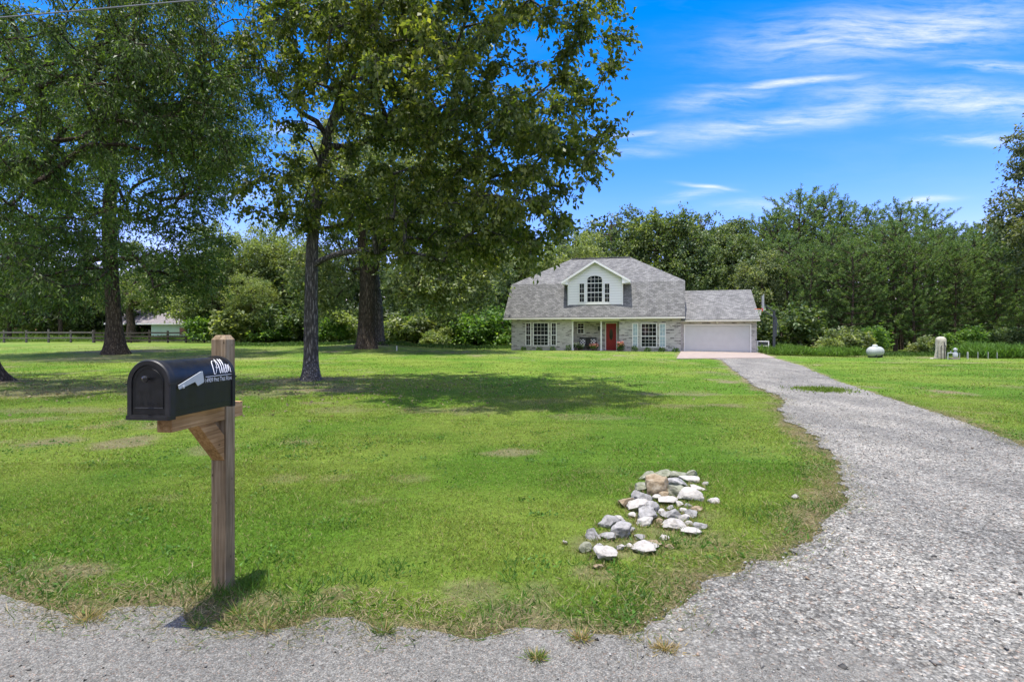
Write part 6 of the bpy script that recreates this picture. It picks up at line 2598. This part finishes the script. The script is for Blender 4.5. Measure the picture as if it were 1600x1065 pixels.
PROTO['shrub'] = [shrub_proto(960 + i, L_BUSH) for i in range(2)] + [shrub_proto(964, L_DARK)]
PROTO['shrubp'] = [shrub_proto(970, L_GREY, 0.32), shrub_proto(971, L_PALE, 0.28)]
G_S = 'shrubs along the foot of the wood'
SHRUBS = [
    ('shrub', 340, 480, 57, 'leafy bush by the right end of the dark rail fence'), ('shrubp', 375, 470, 58, 'pale bush beneath the feathery tree'), ('shrub', 415, 478, 57, 'green bush left of the leaning oak trunk'),
    ('shrub', 452, 470, 58, 'dark bush just left of the leaning oak trunk'), ('shrubp', 530, 480, 56, 'pale bush in the gap between the two middle trunks'), ('shrub', 512, 490, 55, 'low bush right of the leaning oak trunk'),
    ('shrubp', 636, 478, 55, 'big pale green bush right of the forked oak'), ('shrub', 668, 475, 57, 'green bush behind the big pale one'), ('shrubp', 682, 508, 52, 'low round greyish bush on the lawn edge left of the house'),
    ('shrub', 720, 470, 56, 'tall green bush midway between forked oak and house'), ('shrub', 755, 480, 54, 'dark bush two steps left of the house corner'), ('shrub', 785, 470, 53, 'bush right at the left corner of the house'),
    ('shrub', 1222, 470, 46, 'leafy bush behind the hoop pole'), ('shrubp', 1318, 505, 40.5, 'pale big leaved bush left of the propane tank'), ('shrubp', 1302, 525, 39, 'low pale bush at the end of the weed strip'),
    ('shrub', 1352, 505, 42, 'green bush just left behind the propane tank'), ('shrubp', 1450, 520, 41, 'pale bush touching the left of the beige tank'),
    ('shrub', 1500, 505, 42, 'bush behind the well pump'), ('shrub', 1580, 505, 41, 'bush at the right behind the tall weeds'), 
]
for (k, px_, top, d, lb) in SHRUBS:
    plant(k, px_, top, d, lb, 'shrub', G_S, 1.25, 'shrub')

# the deep wood further back, read as one mass
r_ = np.random.default_rng(77)
WV, WF, off = [], [], 0
xs_ = np.linspace(-110, 100, 46)
for i, xx in enumerate(xs_):
    for row in range(2):
        d = 72 + 11 * row + r_.uniform(-2, 2)
        if xx > 18:
            d -= 9
        x = xx + r_.uniform(-1.5, 1.5)
        pxx = 800 + x / d * FPX
        top = np.interp(pxx, [-400, 0, 300, 480, 820, 900, 1180, 1230, 1340, 1440, 1500, 2200], [430, 420, 400, 400, 370, 345, 335, 330, 345, 345, 368, 365]) + r_.uniform(-4, 22)
        ht = CAM_H + (HOR - top) / FPX * d
        n = 1500
        q = unit(r_.normal(size=(n, 3))) * (r_.uniform(0.2, 1, (n, 1)) ** 0.4)
        w_ = 3.0
        P = q * np.array([w_, w_, ht * 0.52]) + np.array([x, d, ht * 0.5])
        P[:, :2] += 0.7 * np.sin(P[:, 2:3] * 2.1 + i)
        A = r_.normal(size=(n, 3)) + np.array([0, 0, 0.3])
        v, f = leaf_cloud(P, A, 0.75 * r_.uniform(0.6, 1.2, n), 0.42)
        WV.append(v)
        WF.append(f + off)
        off += len(v)
nb_ = 26000
P = np.stack([r_.uniform(-125, 112, nb_), r_.uniform(74, 80, nb_), r_.uniform(0, 1, nb_) ** 1.3 * 7], 1)
v, f = leaf_cloud(P, r_.normal(size=(nb_, 3)), 0.9 * r_.uniform(0.6, 1.2, nb_), 0.6)
WV.append(v)
WF.append(f + off)
off += len(v)
for (xa, xb, y0, y1, zt_, nb_) in ((18, 82, 57, 62, 5.5, 12000), (-32, -2, 64, 68, 5, 7000)):
    P = np.stack([r_.uniform(xa, xb, nb_), r_.uniform(y0, y1, nb_), r_.uniform(0, 1, nb_) ** 1.2 * zt_], 1)
    v, f = leaf_cloud(P, r_.normal(size=(nb_, 3)), 0.6 * r_.uniform(0.6, 1.2, nb_), 0.36)
    WV.append(v)
    WF.append(f + off)
    off += len(v)
nb_ = 15000
P = np.stack([r_.uniform(-70, 70, nb_), r_.uniform(-34, -26, nb_), r_.uniform(0, 1, nb_) ** 1.1 * 13], 1)
P[:, 2] *= 0.75 + 0.4 * fbm(P[:, 0] * 0.2, P[:, 0] * 0, 5, 3)
v, f = leaf_cloud(P, r_.normal(size=(nb_, 3)), 1.2 * r_.uniform(0.6, 1.2, nb_), 0.9)
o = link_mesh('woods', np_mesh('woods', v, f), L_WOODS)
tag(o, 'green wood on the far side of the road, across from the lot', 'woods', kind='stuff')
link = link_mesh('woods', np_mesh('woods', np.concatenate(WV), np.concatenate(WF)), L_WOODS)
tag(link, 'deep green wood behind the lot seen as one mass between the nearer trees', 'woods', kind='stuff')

# tall weeds at the edge of the wood
def weeds(x0, x1, py0, hgt, n, depth, label, seed, cols):
    r = np.random.default_rng(seed)
    px_ = r.uniform(x0, x1, n)
    g0 = gpx((x0 + x1) / 2, py0)
    d = g0.y + r.uniform(0, depth, n)
    x = (px_ - 800) / FPX * g0.y
    hh = hgt * (0.35 + 0.9 * fbm(px_ * 0.05, d * 0.8, seed, 3))
    P = np.stack([x, d, gz(x, d) + hh * r.uniform(0, 0.55, n)], 1)
    A = r.normal(size=(n, 3)) * 0.55
    A[:, 2] = 1
    v, f = leaf_cloud(P, A, hh * r.uniform(0.35, 0.7, n), 0.05, 0.05, 0, 0.4)
    c = np.array(cols) * r.uniform(0.6, 1.35, (n, 1))
    o = link_mesh('weeds', np_mesh('weeds', v, f, np.repeat(c, 4, 0)), M_GRASS)
    tag(o, label, 'weeds', kind='stuff')


weeds(1212, 1352, 556.5, 0.75, 9000, 2.5, 'strip of tall bright green weeds between hoop pole and propane tank', 81, (0.14, 0.25, 0.04))
weeds(1536, 1660, 559.5, 1.0, 8000, 2.5, 'tall leafy weeds at the right by the white stakes', 82, (0.13, 0.24, 0.045))
weeds(1352, 1540, 557, 0.35, 5000, 3.0, 'low green weeds around the tanks at the edge of the wood', 83, (0.075, 0.14, 0.025))
weeds(-160, 175, 532.6, 2.0, 9000, 6.0, 'bright sunlit weeds in the field behind the grey rail fence', 86, (0.20, 0.30, 0.07))
weeds(330, 800, 538.5, 0.45, 9000, 3.0, 'low weeds along the foot of the wood left of the house', 84, (0.07, 0.13, 0.025))
weeds(-120, 340, 534.5, 0.9, 9000, 3.0, 'rough green weeds along the rail fences at the left', 85, (0.14, 0.23, 0.045))
